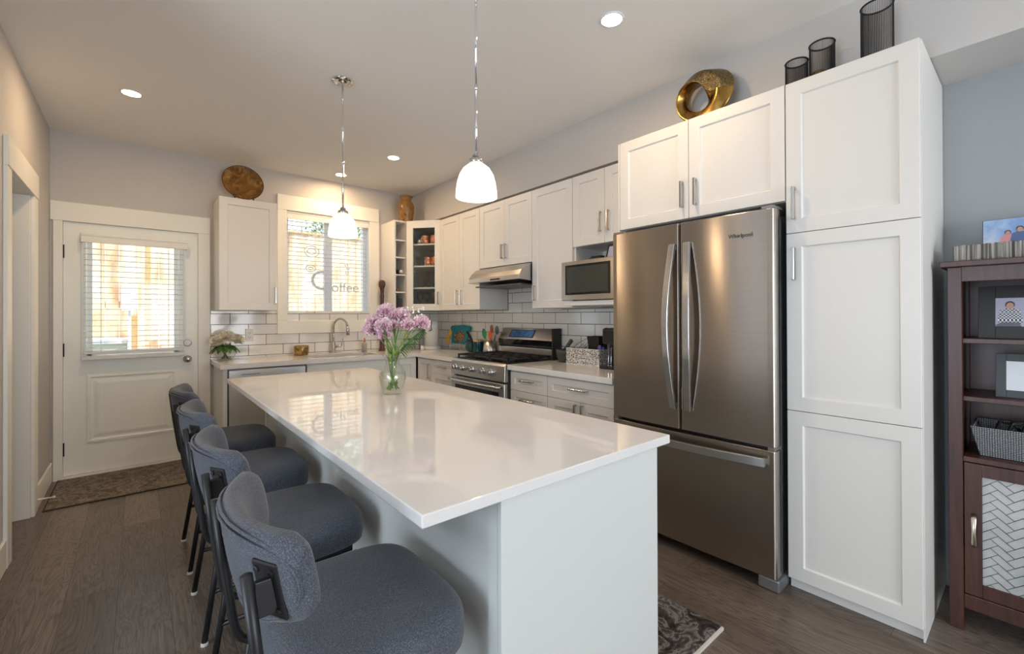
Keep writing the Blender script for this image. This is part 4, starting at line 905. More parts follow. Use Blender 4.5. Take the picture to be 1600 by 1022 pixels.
for i, ((x, y), lb) in enumerate(DL):
    o = dn if i == 0 else dup(dn, (0, 0, 0)); o.location = (x, y, ZC-.0005); o['label'] = lb
    l = bpy.data.lights.new('downlight_beam', 'AREA'); l.shape = 'DISK'; l.size = .095; l.energy = DOWN_E; l.color = WARM
    q = bpy.data.objects.new('downlight_beam', l); COL.objects.link(q); q.location = (x, y, ZC-.0075)

# ------------------------------------------------------------------ rugs
t = thing('door_rug', 'long taupe patterned rug in front of the exterior door', 'rug', (-.05, 4.58, 0))
MB().box(-.478, .86-.36, 4.225, 4.925, .0005, .008).build('pile', M['rug'], t); 
MB().box(-.486, .508, 4.215, 4.2245, .0005, .007).box(-.486, -.4785, 4.2245, 4.93, .0005, .007).build('binding', M['rugedge'], t)
t = thing('kitchen_mat', 'dark charcoal shag mat on the floor between island and refrigerator', 'rug', (1.55, 1.6, 0))
MB().box(1.300, 1.808, .842, 2.55, .0005, .018).build('pile', M['mat'], t, bevel=.006); MB().box(1.300, 1.815, .832, .8415, .0005, .012).build('binding', M['foot'], t)
tag(MB().tube([(XL+.016, 4.27, .075), (XL+.06, 4.268, .074), (XL+.088, 4.266, .073)], [.006, .004, .004], 8).ell((XL+.093, 4.265, .073), .009, .009, .009).build('door_stop', M['cap'], origin=(XL+.016, 4.27, .075)), 'small white-tipped door stop on the left baseboard', 'door stop')
#PART2
# ------------------------------------------------------------------ things on top of the cabinets
t = thing('decorative_plate', 'round amber lacquer plate standing on the left wall cabinet', 'plate', (.742, 4.78, 2.333))
pn_ = Vector((.02, -.97, .24)).normalized(); pu = Vector((1, .02, 0)).normalized(); pv = pn_.cross(pu).normalized(); pv = pv if pv.z > 0 else -pv
pc = Vector((.742, 4.775, 2.520))
fpl = lambda x, y, z: tuple(pc+pu*x+pv*y+pn_*z)
MB().lathe([(0, -.006), (.110, -.006), (.166, .016), (.170, .020), (.168, .023), (.160, .020), (.112, .002), (0, .0)], seg=48, fn=fpl).build('dish', M['plate'], t, smooth=True)
MB().tube([fpl(.167*math.cos(k*.1309), .167*math.sin(k*.1309), .021) for k in range(48)], .0035, 6, closed=True).build('rim', M['brown'], t, smooth=True)
b = MB()
for sx in (-.075, .075):
    x = .742+sx; b.tube([(x, 4.86, 2.337), (x, 4.74, 2.337), (x, 4.705, 2.340), (x, 4.690, 2.352), (x, 4.695, 2.372), (x, 4.705, 2.380)], .004, 6); b.tube([(x*.6+.742*.4, 4.86, 2.337), (x*.8+.742*.2, 4.83, 2.46)], .004, 6)
    b.tube([(x+.013*math.cos(q*.7), 4.698, 2.378+.013*math.sin(q*.7)) for q in range(8)], .003, 5)
b.tube([(.66, 4.86, 2.337), (.82, 4.86, 2.337)], .004, 6); b.build('plate_stand', M['black'], t, smooth=True)
tag(MB().lathe([(0, 0), (.068, 0), (.072, .01), (.082, .09), (.092, .16), (.092, .20), (.082, .235), (.062, .258), (.058, .272), (.062, .295), (.074, .308), (.078, .314), (.072, .318), (.055, .312), (.050, .27), (.0, .26)], (2.372, 4.72, 2.3455), 40).build('urn_vase', M['urn'], smooth=True, origin=(2.372, 4.72, 2.3455)), 'ochre glazed pottery urn on top of the corner cabinet', 'vase')
# twisted ring sculpture
t = thing('ring_sculpture', 'bronze twisted ring sculpture standing on the fridge cabinet', 'sculpture', (2.44, 1.235, 2.359))
rc0 = Vector((2.445, 1.232, 2.517)); rows = []; NS = 96; NP = 28
for i in range(NS):
    a = 2*math.pi*i/NS; tw = a*.5+3.3
    wv = .074+.012*math.cos(a-.9); th_ = .040+.006*math.cos(a-.9)
    rad = Vector((0, -math.cos(a), math.sin(a))); ax = Vector((1, 0, 0)); r = []
    Rm = .108
    for k in range(NP):
        p = 2*math.pi*k/NP; u_ = math.cos(p)*wv; v_ = math.sin(p)*th_*(1-.55*abs(math.cos(p)))
        du = u_*math.cos(tw)-v_*math.sin(tw); dv_ = u_*math.sin(tw)+v_*math.cos(tw)
        r.append(tuple(rc0+rad*(Rm+du*.86)+ax*dv_))
    rows.append(r)
rows.append([rows[0][(k+NP//2) % NP] for k in range(NP)])
zmin = min(p[2] for r in rows for p in r); rows = [[(p[0], p[1], p[2]+2.3595-zmin) for p in r] for r in rows]
def ringpart(k0, k1, nm, mt):
    b = MB(); b.grid([[r[k % NP] for k in range(k0, k1+1)] for r in rows[:-1]]+[[rows[-1][k % NP] for k in range(k0, k1+1)]]); b.build(nm, mt, t, smooth=True)
ringpart(0, NP//2, 'hammered_band', M['ringt']); ringpart(NP//2, NP, 'smooth_band', M['ring'])
# wire lanterns
for (x, y, h, r_, lb, cz) in ((2.452, .757, .150, .047, 'small black wire cylinder lantern, leftmost of the three on the pantry cabinets', 0), (2.452, .652, .190, .050, 'medium black wire cylinder lantern, middle of the three, with a gold candle inside', 1), (2.452, .449, .262, .056, 'tall black wire cylinder lantern, rightmost of the three on the pantry top', 0)):
    z = 2.3595; t = thing('candle_lantern', lb, 'lantern', (x, y, z), 'black wire lanterns on the tall cabinets')
    for zz in (z+.004, z+h-.004): MB().tube([(x+r_*math.cos(k*.19635), y+r_*math.sin(k*.19635), zz) for k in range(32)], .004, 6, closed=True).build('rim', M['black'], t, smooth=True)
    b = MB()
    for k in range(58):
        a = k*2*math.pi/58; p = (x+r_*math.cos(a), y+r_*math.sin(a)); b.tube([(p[0], p[1], z+.004), (p[0], p[1], z+h-.004)], .00115, 4, caps=False)
    b.build('wire_cage', M['black'], t)
    MB().lathe([(0, .001), (r_-.003, .001), (r_-.003, .004), (0, .004)], (x, y, z), 24).build('base', M['black'], t)
    if cz: MB().lathe([(0, .004), (.030, .004), (.030, .055), (0, .055)], (x-.008, y+.010, z), 20).build('candle', M['gold'], t)

# ------------------------------------------------------------------ contents of the corner cabinets
def mug(name='copper_mug'):
    t = thing(name, 'x', 'mug'); MB().lathe([(0, 0), (.030, 0), (.039, .012), (.043, .035), (.040, .062), (.037, .085), (.039, .090), (.035, .088), (.036, .06), (.038, .035), (0, .006)], seg=28).build('body', M['copper'], t, smooth=True)
    MB().tube([(.038, 0, .075), (.060, 0, .072), (.066, 0, .045), (.058, 0, .022), (.040, 0, .022)], .004, 8).build('handle', M['chrome'], t, smooth=True); return t
mg = mug(); spots = [((.185, -.085, 2.0925), 'left copper mug on the top shelf of the glass corner cabinet'), ((.292, -.085, 2.0925), 'right copper mug on the top shelf of the glass corner cabinet'), ((.215, -.085, 1.8465), 'left copper mug on the second shelf of the glass corner cabinet'), ((.305, -.080, 1.8465), 'right copper mug on the second shelf of the glass corner cabinet')]
for i, ((a, bb, z), lb) in enumerate(spots):
    o = mg if i == 0 else dup(mg, (0, 0, 0)); o.location = Fd(a, bb, z); o['label'] = lb; o['group'] = 'copper mugs in the corner cabinet'; o.rotation_euler[2] = (3.6, .6, 3.7, .4)[i]; o.scale = (1.12, 1.12, 1.08)
tag(MB().lathe([(0, 0), (.026, 0), (.026, .075), (.024, .075), (.024, .003), (0, .003)], Fd(.118, -.085, 2.0925), 24).build('tumbler', M['chrome'], smooth=True, origin=Fd(.118, -.085, 2.0925)), 'silver tumbler left of the copper mugs on the top shelf', 'cup')
tag(MB().lathe([(0, 0), (.024, 0), (.026, .11), (.024, .11), (.022, .003), (0, .003)], Fd(.100, -.085, 1.8465), 24).build('glass_jar', M['glw'], smooth=True, origin=Fd(.100, -.085, 1.8465)), 'clear glass jar on the second shelf of the corner cabinet', 'jar')
def stemglass(name, flip=False):
    prof = [(0, 0), (.034, 0), (.034, .003), (.005, .010), (.0045, .075), (.016, .088), (.034, .115), (.036, .145), (.030, .180), (.0285, .180), (.0345, .145), (.032, .115), (.014, .092), (0, .086)]
    if flip: prof = [(r, .182-z) for r, z in prof][::-1]
    return tag(MB().lathe(prof, seg=24).build(name, M['glw'], smooth=True, origin=(0, 0, 0)), 'x', 'glass')
sg_ = stemglass('wine_glass', True); lay = [((.225, -.08, 1.6005), 'upside-down wine glass, left one on the third shelf'), ((.308, -.08, 1.6005), 'upside-down wine glass, right one on the third shelf')]
for i, ((a, bb, z), lb) in enumerate(lay):
    o = sg_ if i == 0 else sg_.copy()
    if i: COL.objects.link(o)
    o.location = Fd(a, bb, z); o['label'] = lb+' of the glass corner cabinet'; o['group'] = 'upside-down wine glasses'
sg2 = stemglass('wine_glass'); k = 0
for a in (.120, .205, .290):
    o = sg2 if k == 0 else sg2.copy()
    if k: COL.objects.link(o)
    o.location = Fd(a, -.085, UZ0+.0185); o['label'] = ('leftmost', 'middle', 'rightmost')[k]+' of the wine glasses on the bottom shelf of the corner cabinet'; o['group'] = 'wine glasses on the bottom shelf'; k += 1
tag(MB().lathe([(0, 0), (.030, 0), (.034, .085), (.032, .085), (.028, .004), (0, .004)], Fd(.130, -.085, 1.6005), 24).build('drinking_glass', M['glw'], smooth=True, origin=Fd(.130, -.085, 1.6005)), 'short drinking glass left of the upside-down wine glasses', 'glass')
def lying(name, x, z, r_, L, mat, cap, label, cat, y=4.615):
    t = thing(name, label, cat, (x, y, z)); fn = lambda a, b_, h: (x+a, y+h, z+r_+b_)
    MB().lathe([(0, 0), (r_*.45, 0), (r_*.45, L*.25), (r_, L*.42), (r_, L), (0, L)], seg=22, fn=fn).build('body', mat, t, smooth=True)
    MB().lathe([(0, -.004), (r_*.5, -.004), (r_*.5, .02), (0, .02)], seg=18, fn=fn).build('cap', cap, t, smooth=True)
lying('wine_bottle', 2.255, SH[2]+.0005, .034, .26, M['bottle'], M['white'], 'green wine bottle lying on the middle open shelf', 'bottle')
lying('wine_bottle', 2.215, SH[1]+.0005, .024, .22, M['bottle'], M['red'], 'small wine bottle with a red cap lying on the second open shelf', 'bottle')
for (x, lb, h) in ((2.215, 'left glass jar on the bottom open shelf', .15), (2.265, 'right glass jar on the bottom open shelf', .12)):
    tag(MB().lathe([(0, 0), (.022, 0), (.023, h), (.021, h), (.020, .004), (0, .004)], (x, 4.66, UZ0+.0185), 22).build('glass_jar', M['glw'], smooth=True, origin=(x, 4.66, UZ0+.0185)), lb, 'jar')

# ------------------------------------------------------------------ things on the back counter
z = CT+.0005
tag(MB().lathe([(0, 0), (.036, 0), (.038, .01), (.030, .03), (.026, .10), (.030, .20), (.027, .21), (.022, .30), (.020, .45), (.022, .60), (.027, .62), (.022, .64), (.024, .70), (.034, .725), (.040, .75), (.036, .785), (.018, .800), (0, .802)], (2.110, 4.800, z), 24).build('carved_staff', M['brown'], smooth=True, origin=(2.110, 4.80, z)), 'tall dark carved wooden staff standing on the counter right of the window', 'wooden staff')
t = thing('soap_dispenser', 'small clear soap bottle with amber neck right of the faucet', 'bottle', (1.905, 4.800, z))
MB().lathe([(0, 0), (.029, 0), (.030, .08), (.026, .098), (.013, .108), (.0, .108)], (1.905, 4.800, z), 24).build('bottle', pm('frosted_grey_soap', (.42, .40, .36, 1), .25), t, smooth=True)
MB().lathe([(0, .108), (.013, .108), (.013, .125), (.009, .130), (.009, .15), (0, .15)], (1.905, 4.800, z), 18).build('pump', M['copper'], t, smooth=True)
t = thing('candle_jar', 'gold mercury-glass candle jar on the counter left of the faucet', 'candle', (1.262, 4.83, z))
MB().lathe([(0, 0), (.062, 0), (.070, .008), (.070, .092), (.067, .096), (.064, .092), (.064, .012), (0, .012)], (1.262, 4.83, z), 36).build('jar', M['gold'], t, smooth=True)
MB().lathe([(0, .0125), (.0635, .0125), (.0635, .065), (0, .065)], (1.262, 4.83, z), 32).build('wax', M['cream'], t)
def petalhead(c, r_, n, seed, parent, mat, ruffle=.35, curl=.5, name='petals', up=(0, 0, 1), psz=.55):
    rr = random.Random(seed); b = MB(); c = Vector(c); up = Vector(up).normalized(); q = up.to_track_quat('Z', 'Y')
    for i in range(n):
        t_ = (i+.5)/n; ph = math.acos(1-1.35*t_); th = i*2.39996+rr.uniform(-.2, .2)
        d = Vector((math.sin(ph)*math.cos(th), math.sin(ph)*math.sin(th), math.cos(ph)*.80))
        tang = d.cross(Vector((0, 0, 1))); tang = tang.normalized() if tang.length > .01 else Vector((1, 0, 0)); tilt = tang.cross(d).normalized()
        tw = rr.uniform(-.6, .6); side = (tang*math.cos(tw)+tilt*math.sin(tw)); nrm2 = d
        base = d*r_*.25; w_ = r_*psz*rr.uniform(.8, 1.15); K = 5; rows = []
        for a_, wd in ((0, .25), (.45, .8), (.8, 1.0), (1.0, .9)):
            row = []
            for k in range(K):
                s_ = (k/(K-1)-.5)*2; jag = (rr.uniform(-.12, .12) if a_ == 1.0 else 0)
                row.append(tuple(c+q @ (base+nrm2*r_*(.75*a_+jag*.9-.06*s_*s_)+side*s_*w_*wd*.5+tilt*r_*ruffle*(.18*math.sin(s_*4+i))*a_+tilt*curl*r_*.25*a_*a_)))
            rows.append(row)
        b.grid(rows)
    return b.build(name, mat, parent, smooth=True)
def leafmesh(b, p0, d, L, W, droop=.3, n=5):
    p0 = Vector(p0); d = Vector(d).normalized(); sd_ = d.cross(Vector((0, 0, 1))).normalized(); rows = []
    for i in range(n+1):
        s_ = i/n; c = p0+d*L*s_+Vector((0, 0, -droop*L*s_*s_)); w_ = W*math.sin(math.pi*min(.98, s_*.92+.06))**.8
        rows.append([tuple(c-sd_*w_), tuple(c+Vector((0, 0, -W*.25))), tuple(c+sd_*w_)])
    b.grid(rows)
VB = Vector((.600, 4.765, z))
t = thing('glass_bowl_vase', 'round clear glass bowl vase holding the white flowers by the door', 'vase', tuple(VB))
MB().lathe([(0, 0), (.045, 0), (.075, .025), (.086, .065), (.078, .100), (.062, .122), (.060, .122), (.075, .100), (.083, .065), (.072, .027), (.043, .004), (0, .004)], tuple(VB), 36).build('bowl', M['gl'], t, smooth=True)
b = MB(); rr = random.Random(4)
for k in range(9): a = k*.7; b.tube([tuple(VB+Vector((.03*math.cos(a+2.5), .03*math.sin(a+2.5), .010))), tuple(VB+Vector((.012*math.cos(a), .012*math.sin(a), .07))), tuple(VB+Vector((.045*math.cos(a), .045*math.sin(a), .15)))], .003, 6)
b.build('stems', M['brown'], t, smooth=True)
b = MB(); [leafmesh(b, VB+Vector((.01*math.cos(a), .01*math.sin(a), .138)), (math.cos(a), math.sin(a), .12), .110, .036, .75) for a in (3.1, 3.6, 4.1, 4.5, 4.9, 5.4, 5.9, .2, 2.8, 1.2)]
b.build('leaves', M['leaf'], t, smooth=True)
for i, (dx, dy, dz, r_, lb) in enumerate(((-.062, -.03, .172, .064, 'left'), (.010, -.04, .206, .072, 'top middle'), (.088, -.02, .178, .064, 'right'))):
    petalhead(VB+Vector((dx, dy, dz)), r_, 80, 20+i, t, M['cream'], .5, .5, 'flower_head', (dx*4, -.5, 1), .42)
# white appliance in the corner
t = thing('countertop_appliance', 'white countertop appliance with round base and side lever in the corner', 'appliance', (2.665, 4.66, z)); ap = (2.665, 4.66, z)
MB().lathe([(0, 0), (.098, 0), (.100, .008), (.098, .030), (.090, .036), (0, .036)], ap, 40).build('base', M['white'], t, smooth=True)
MB().lathe([(0, .036), (.082, .036), (.080, .30), (.074, .325), (.060, .335), (0, .337)], ap, 40).build('body', M['white'], t, smooth=True)
MB().tube([(2.60, 4.60, z+.22), (2.60, 4.55, z+.23), (2.59, 4.54, z+.27), (2.605, 4.56, z+.32), (2.63, 4.60, z+.335)], .007, 8).build('lever', M['gsteel'], t, smooth=True)
t = thing('wire_rack', 'small dark wire rack on the counter behind the flower vase', 'rack', (2.45, 4.74, z)); b = MB()
for zz in (.06, .12): b.tube([(2.38, 4.68, z+zz), (2.52, 4.68, z+zz), (2.52, 4.80, z+zz), (2.38, 4.80, z+zz)], .003, 6, closed=True)
for (xx, yy) in ((2.38, 4.68), (2.52, 4.68), (2.52, 4.80), (2.38, 4.80)): b.tube([(xx, yy, z), (xx, yy, z+.125)], .003, 6)
b.build('wires', M['black'], t)
tag(MB().lathe([(0, 0), (.022, 0), (.022, .045), (.018, .05), (0, .05)], (2.49, 4.56, z), 20).build('salt_shaker', M['white'], smooth=True, origin=(2.49, 4.56, z)), 'tiny white shaker on the counter in front of the wire rack', 'shaker')
# teal tray with food print on a stand
t = thing('serving_board', 'teal board with food picture on a wire stand left of the range', 'board', (2.84, 4.35, z))
Fk = frame((2.835, 0, 0), (0, -1, 0), (-1, 0, .0)); tl = lambda c: (c-z)*.22
def FK(a, bb, c): p = Fk(a, bb, c); return (p[0]+tl(c), p[1], p[2])
poly = [(-4.50, z+.07), (-4.24, z+.07), (-4.20, z+.10), (-4.19, z+.21), (-4.15, z+.24), (-4.16, z+.27), (-4.30, z+.285), (-4.56, z+.275), (-4.58, z+.25), (-4.53, z+.20)]
MB().prism(poly, lambda p, q, h: FK(p, h, q), 0, .012).build('board', M['teal'], t, bevel=.003)
MB().prism([(-4.35+.115*math.cos(k*.3927), z+.150+.062*math.sin(k*.3927)) for k in range(16)], lambda p, q, h: FK(p, h, q), .0125, .0135).build('food_picture', M['food'], t)
for i, (a, c) in enumerate(((-4.575, .095), (-4.585, .145), (-4.555, .190))): MB().prism([(a+(.034+.010*(k % 2))*math.cos(k*.5236), z+c+(.026+.008*(k % 2))*math.sin(k*.5236)) for k in range(12)], lambda p, q, h: FK(p, h, q), .013, .020).build('orange_flower', M['yellow'], t)
b = MB()
for a in (-4.46, -4.25): b.tube([(2.90, -a, z+.003), (2.80, -a, z+.003), (2.79, -a, z+.02), (2.805, -a, z+.068), (2.79, -a, z+.085)], .004, 6)
b.tube([(2.81, 4.58, z+.062), (2.81, 4.16, z+.062)], .004, 6); b.tube([(2.875, 4.35, z+.003), (2.90, 4.35, z+.33)], .004, 6); b.tube([(2.90, 4.35+.025*math.cos(q*.63), z+.335+.025*math.sin(q*.63)) for q in range(10)], .003, 6, closed=True)
b.build('wire_stand', M['chrome'], t, smooth=True)
# teal jar, garlic pot, crock
t = thing('ceramic_jar', 'dark teal ceramic jar with pale wooden lid left of the range', 'jar', (2.765, 3.845, z)); p_ = (2.765, 3.845, z)
MB().lathe([(0, 0), (.055, 0), (.058, .006), (.058, .118), (0, .118)], p_, 32).build('body', M['dteal'], t, smooth=True, bevel=.002); MB().lathe([(0, .1185), (.058, .1185), (.059, .124), (.059, .140), (0, .142)], p_, 32).build('lid', M['twood'], t, smooth=True)
t = thing('ceramic_ladle_pot', 'round dark teal pot with a dark handle behind the teal jar', 'pot', (2.77, 3.985, z)); p_ = (2.77, 3.985, z)
MB().lathe([(0, 0), (.045, 0), (.066, .035), (.068, .07), (.055, .11), (.035, .13), (0, .132)], p_, 32).build('body', M['dteal'], t, smooth=True)
MB().tube([(2.77, 3.97, z+.12), (2.76, 4.0, z+.17), (2.75, 4.04, z+.22)], [.012, .018, .013], 10).build('handle', M['blackp'], t, smooth=True)
t = thing('utensil_crock', 'brushed steel utensil crock with spatulas beside the range', 'crock', (2.77, 3.645, z)); p_ = (2.77, 3.645, z)
MB().lathe([(0, 0), (.078, 0), (.080, .006), (.066, .135), (.063, .135), (.074, .010), (0, .006)], p_, 36).build('body', steel('crock_steel', (.55, .52, .49, 1), .3, .6), t, smooth=True)
for i, (dy, dx, h, mt, w_, lb) in enumerate(((.100, -.01, .215, M['tealb'], .030, 'teal spatula leaning left in the steel crock'), (.035, -.045, .200, M['green'], .027, 'green spatula in the front of the steel crock'), (.015, .03, .255, M['red'], .030, 'rust red spoon at the back of the steel crock'), (-.045, -.035, .195, M['orange'], .034, 'orange spatula right of the green one in the crock'), (-.085, .02, .245, M['grey'], .033, 'grey spoon leaning right in the steel crock'))):
    u_ = thing('kitchen_spatula', lb, 'spatula', (2.77, 3.645+dy*.3, z+.02), 'silicone utensils in the steel crock')
    top = Vector((2.77+dx, 3.645+dy, z+h)); bot = Vector((2.77+dx*.3, 3.645+dy*.15, z+.02)); MB().tube([tuple(bot), tuple(bot+(top-bot)*.8)], .005, 8).build('handle', M['twood'] if i % 2 else mt, u_, smooth=True)
    MB().ell(tuple(top), .010, w_, .046).build('head', mt, u_, smooth=True)
# right counter: mortar, lace basket, coffee maker
t = thing('mortar', 'dark granite mortar with pestle on the counter right of the range', 'mortar', (2.765, 2.600, z)); p_ = (2.765, 2.600, z)
MB().lathe([(0, 0), (.048, 0), (.050, .010), (.062, .04), (.070, .075), (.072, .105), (.062, .105), (.055, .05), (0, .03)], p_, 32).build('bowl', M['stone'], t, smooth=True)
pe = MB().tube([(2.765, 2.63, z+.06), (2.76, 2.57, z+.125), (2.755, 2.51, z+.185)], [.022, .014, .017], 12).build('pestle', M['stone'], smooth=True, origin=(2.765, 2.60, z+.05)); tag(pe, 'dark granite pestle resting in the mortar', 'pestle')
t = thing('lace_organizer', 'white and black floral patterned organizer box on the right counter', 'organizer', (2.76, 2.33, z))
bx0, bx1, by0, by1 = 2.675, 2.86, 2.155, 2.495; hh = .128
for q in ((bx0, bx0+.004, by0, by1), (bx1-.004, bx1, by0, by1), (bx0+.004, bx1-.004, by0, by0+.004), (bx0+.004, bx1-.004, by1-.004, by1)): MB().box(q[0], q[1], q[2], q[3], z, z+hh-.002).build('side', M['lace'], t)
MB().box(bx0+.004, bx1-.004, by0+.004, by1-.004, z, z+.004).build('bottom', M['white'], t)
b = MB(); [b.tube([(bx0+.002, by0, zz), (bx0+.002, by1, zz), (bx1, by1, zz), (bx1, by0, zz)], .0035, 6, closed=True) for zz in (z+.0035, z+hh)]; b.build('edging', M['white'], t)
_b = MB(); _r = [[(2.775+a*q, 2.250+c*q, z+.0045+h) for a, c in ((-1, -1), (1, -1), (1, 1), (-1, 1))] for q, h in ((.040, 0), (.060, .225), (.056, .225), (.036, .005))]
_b.grid(_r, closed_u=True); _b.add(_r[0], [(0, 1, 2, 3)]); _b.add(_r[-1], [(0, 1, 2, 3)])
tag(_b.build('black_bin', M['blackp'], origin=(2.775, 2.245, z+.0045)), 'square black bin standing in the patterned organizer', 'bin')
b = MB(); rr = random.Random(8)
for k in range(7): x0_ = 2.70+.018*k; b.tube([(x0_, 2.48, z+.03), (x0_+.01, 2.42, z+.12), (x0_+.012, 2.34, z+.165+rr.uniform(-.01, .02))], .0022, 5)
b.tube([(2.69, 2.49, z+.10), (2.72, 2.40, z+.17), (2.76, 2.31, z+.225), (2.78, 2.29, z+.222)], .003, 6); tag(b.build('wire_whisk', M['gsteel'], smooth=True, origin=(2.75, 2.42, z+.03)), 'wire utensils sticking out of the patterned organizer', 'whisk')
tag(MB().ell((2.715, 2.182, z+.135), .014, .020, .030).ell((2.735, 2.17, z+.128), .014, .016, .026).build('purple_scoop', M['purple'], smooth=True, origin=(2.72, 2.18, z+.10)), 'purple plastic scoop in the patterned organizer', 'scoop')
t = thing('coffee_maker', 'black coffee maker on the right counter beside the refrigerator', 'coffee maker', (2.72, 2.02, z))
MB().box(2.60, 2.86, 1.90, 2.098, z, z+.025).build('base', M['blackp'], t, bevel=.006); MB().box(2.72, 2.86, 1.90, 2.095, z+.025, z+.30).build('body', M['blackp'], t, bevel=.012, seg=3); MB().box(2.62, 2.72, 1.905, 2.09, z+.18, z+.30).build('brew_head', M['blackp'], t, bevel=.02, seg=3)
for q in (2.08, 2.055): MB().tube([(2.705, q+.012, z+.03), (2.700, q+.006, z+.155)], .0045, 8).build('chrome_strip', M['chrome'], t)
MB().ell((2.66, 2.075, z+.303), .008, .008, .006).build('button', M['chrome'], t, smooth=True)

# ------------------------------------------------------------------ bouquet on the island
VP = Vector((.985, 2.115, CT+.0005))
t = thing('glass_vase', 'clear glass vase of water on the island countertop', 'vase', tuple(VP))
outp = [(0, 0), (.046, 0), (.050, .006), (.053, .025), (.062, .055), (.067, .085), (.063, .112), (.048, .138), (.036, .155), (.034, .165), (.040, .182), (.052, .200)]
inn = [(.049, .200), (.037, .182), (.031, .165), (.033, .154), (.045, .137), (.060, .112), (.064, .085), (.059, .055), (.049, .022), (0, .014)]
MB().lathe(outp+inn, tuple(VP), 40).build('body', M['gl'], t, smooth=True)
MB().lathe([(0, .0145), (.0485, .0225), (.0585, .055), (.0635, .085), (.0605, .106), (0, .106)], tuple(VP), 40).build('water', M['water'], t, smooth=True)
FLW = [(.968, 2.155, 1.305, 'topmost pink carnation of the bouquet'), (.923, 2.193, 1.248, 'pink carnation at the upper left of the bouquet'), (.958, 2.160, 1.265, 'pink carnation below the topmost one in the bouquet'), (.994, 2.125, 1.236, 'large pink carnation in the centre of the bouquet'), (.912, 2.204, 1.210, 'leftmost, lowest-hanging pink carnation of the bouquet'), (1.058, 2.080, 1.233, 'pink carnation right of the bouquet centre'), (1.107, 2.037, 1.244, 'rightmost pink carnation of the bouquet'), (.963, 2.155, 1.188, 'lowest pale pink carnation above the vase neck'), (1.006, 2.130, 1.280, 'pink carnation in the upper centre of the bouquet'), (1.034, 2.112, 1.284, 'pink carnation at the upper right of the bouquet'), (.940, 2.120, 1.232, 'pink carnation at the left front of the bouquet')]
neck = VP+Vector((0, 0, .165)); rr = random.Random(11)
for i, (x, y, zz, lb) in enumerate(FLW):
    c = Vector((x, y, zz)); d = (c-neck).normalized(); u_ = thing('pink_carnation', lb, 'flower', (x, y, zz), 'pink carnations in the glass vase')
    a = rr.uniform(0, 6.28); foot_ = VP+Vector((.030*math.cos(a), .030*math.sin(a), .024)); nk = neck+Vector((.018*math.cos(a+2.6), .018*math.sin(a+2.6), 0))
    MB().tube([tuple(foot_), tuple(VP+(nk-VP)*.55), tuple(nk), tuple(nk+(c-nk)*.5+Vector((0, 0, .012))), tuple(c-d*.012)], .0033, 7).build('stem', M['stem'], u_, smooth=True)
    MB().tube([tuple(c-d*.030), tuple(c-d*.012), tuple(c+d*.004)], [.005, .010, .012], 10).build('calyx', M['stem'], u_, smooth=True)
    petalhead(c, .045, 96, 40+i, u_, M['pink'], .9, .5, 'petals', tuple(d*.7+Vector((-.35, -.45, .35))), .46)
t = thing('white_filler_sprig', 'sprig of tiny white filler flowers at the bouquet upper right', 'flower', (1.086, 2.056, 1.30)); b = MB(); b2 = MB(); rr = random.Random(2)
for k in range(34):
    p = Vector((1.075+rr.uniform(-.05, .055), 2.065+rr.uniform(-.045, .045), 1.292+rr.uniform(-.028, .036))); b.ell(tuple(p), .0055, .0055, .0045, 6, 4)
    if k % 3 == 0: b2.tube([tuple(neck), tuple(neck+(p-neck)*.6), tuple(p)], .0011, 4)
b.build('blossoms', M['cream'], t); b2.build('stems', M['stem'], t)
b = MB(); f0_ = neck; f1_ = Vector((1.125, 2.03, 1.205)); N = 16
for k in range(N):
    s_ = .25+.75*k/N; p = f0_+(f1_-f0_)*s_+Vector((0, 0, .012*math.sin(s_*3))); dd_ = (f1_-f0_).normalized()
    for sd_ in (-1, 1): leafmesh(b, p, dd_*.6+Vector((-.2, -.35, sd_*.75)), .045*(1.15-s_*.7), .006, .2, 4)
b.tube([tuple(f0_), tuple(f0_+(f1_-f0_)*.5+Vector((0, 0, .012))), tuple(f1_)], .0018, 5)
tag(b.build('fern_leaf', M['leaf'], smooth=True, origin=tuple(neck)), 'green fern leaf spreading to the right of the bouquet', 'leaf')
b = MB(); rr = random.Random(9)
for k in range(22):
    a = rr.uniform(0, 6.28); leafmesh(b, neck+Vector((.015*math.cos(a), .015*math.sin(a), rr.uniform(-.02, .05))), (math.cos(a)*.35, math.sin(a)*.35, 1), rr.uniform(.05, .10), .005, .05, 4)
for k in range(10):
    a = rr.uniform(0, 6.28); leafmesh(b, VP+Vector((.02*math.cos(a), .02*math.sin(a), .02+rr.uniform(0, .03))), (math.cos(a)*.4, math.sin(a)*.4, 1), rr.uniform(.03, .05), .005, .05, 4)
tag(b.build('carnation_foliage', M['stem'], smooth=True, origin=tuple(VP), ), 'narrow green leaves among the carnation stems in the vase', 'foliage', kind='stuff')

# ------------------------------------------------------------------ dark bookcase in the alcove
BX0, BX1, BY0, BY1, BZ = 2.550, 2.895, -.56, .246, 1.494
t = thing('bookcase', 'dark cherry bookcase with a glass door standing in the alcove', 'bookcase', (2.72, -.16, 0)); W = M['wood']
MB().box(BX0-.022, BX1+.01, BY0-.022, BY1+.022, BZ-.024, BZ).build('top', W, t, bevel=.003)
for yy in (BY1-.042, BY0):
    MB().box(BX0, BX0+.045, yy, yy+.042, .0005, BZ-.0245).build('front_post', W, t, bevel=.002); MB().box(BX1-.045, BX1, yy, yy+.042, .0005, BZ-.0245).build('rear_post', W, t, bevel=.002)
MB().box(BX0+.045, BX1-.045, BY1-.030, BY1-.010, .10, BZ-.0245).build('side_panel', W, t); MB().box(BX0+.045, BX1-.045, BY0+.010, BY0+.030, .10, BZ-.0245).build('side_panel', W, t)
MB().box(BX1-.020, BX1-.008, BY0+.042, BY1-.042, .10, BZ-.0245).build('back_panel', M['wood'], t)
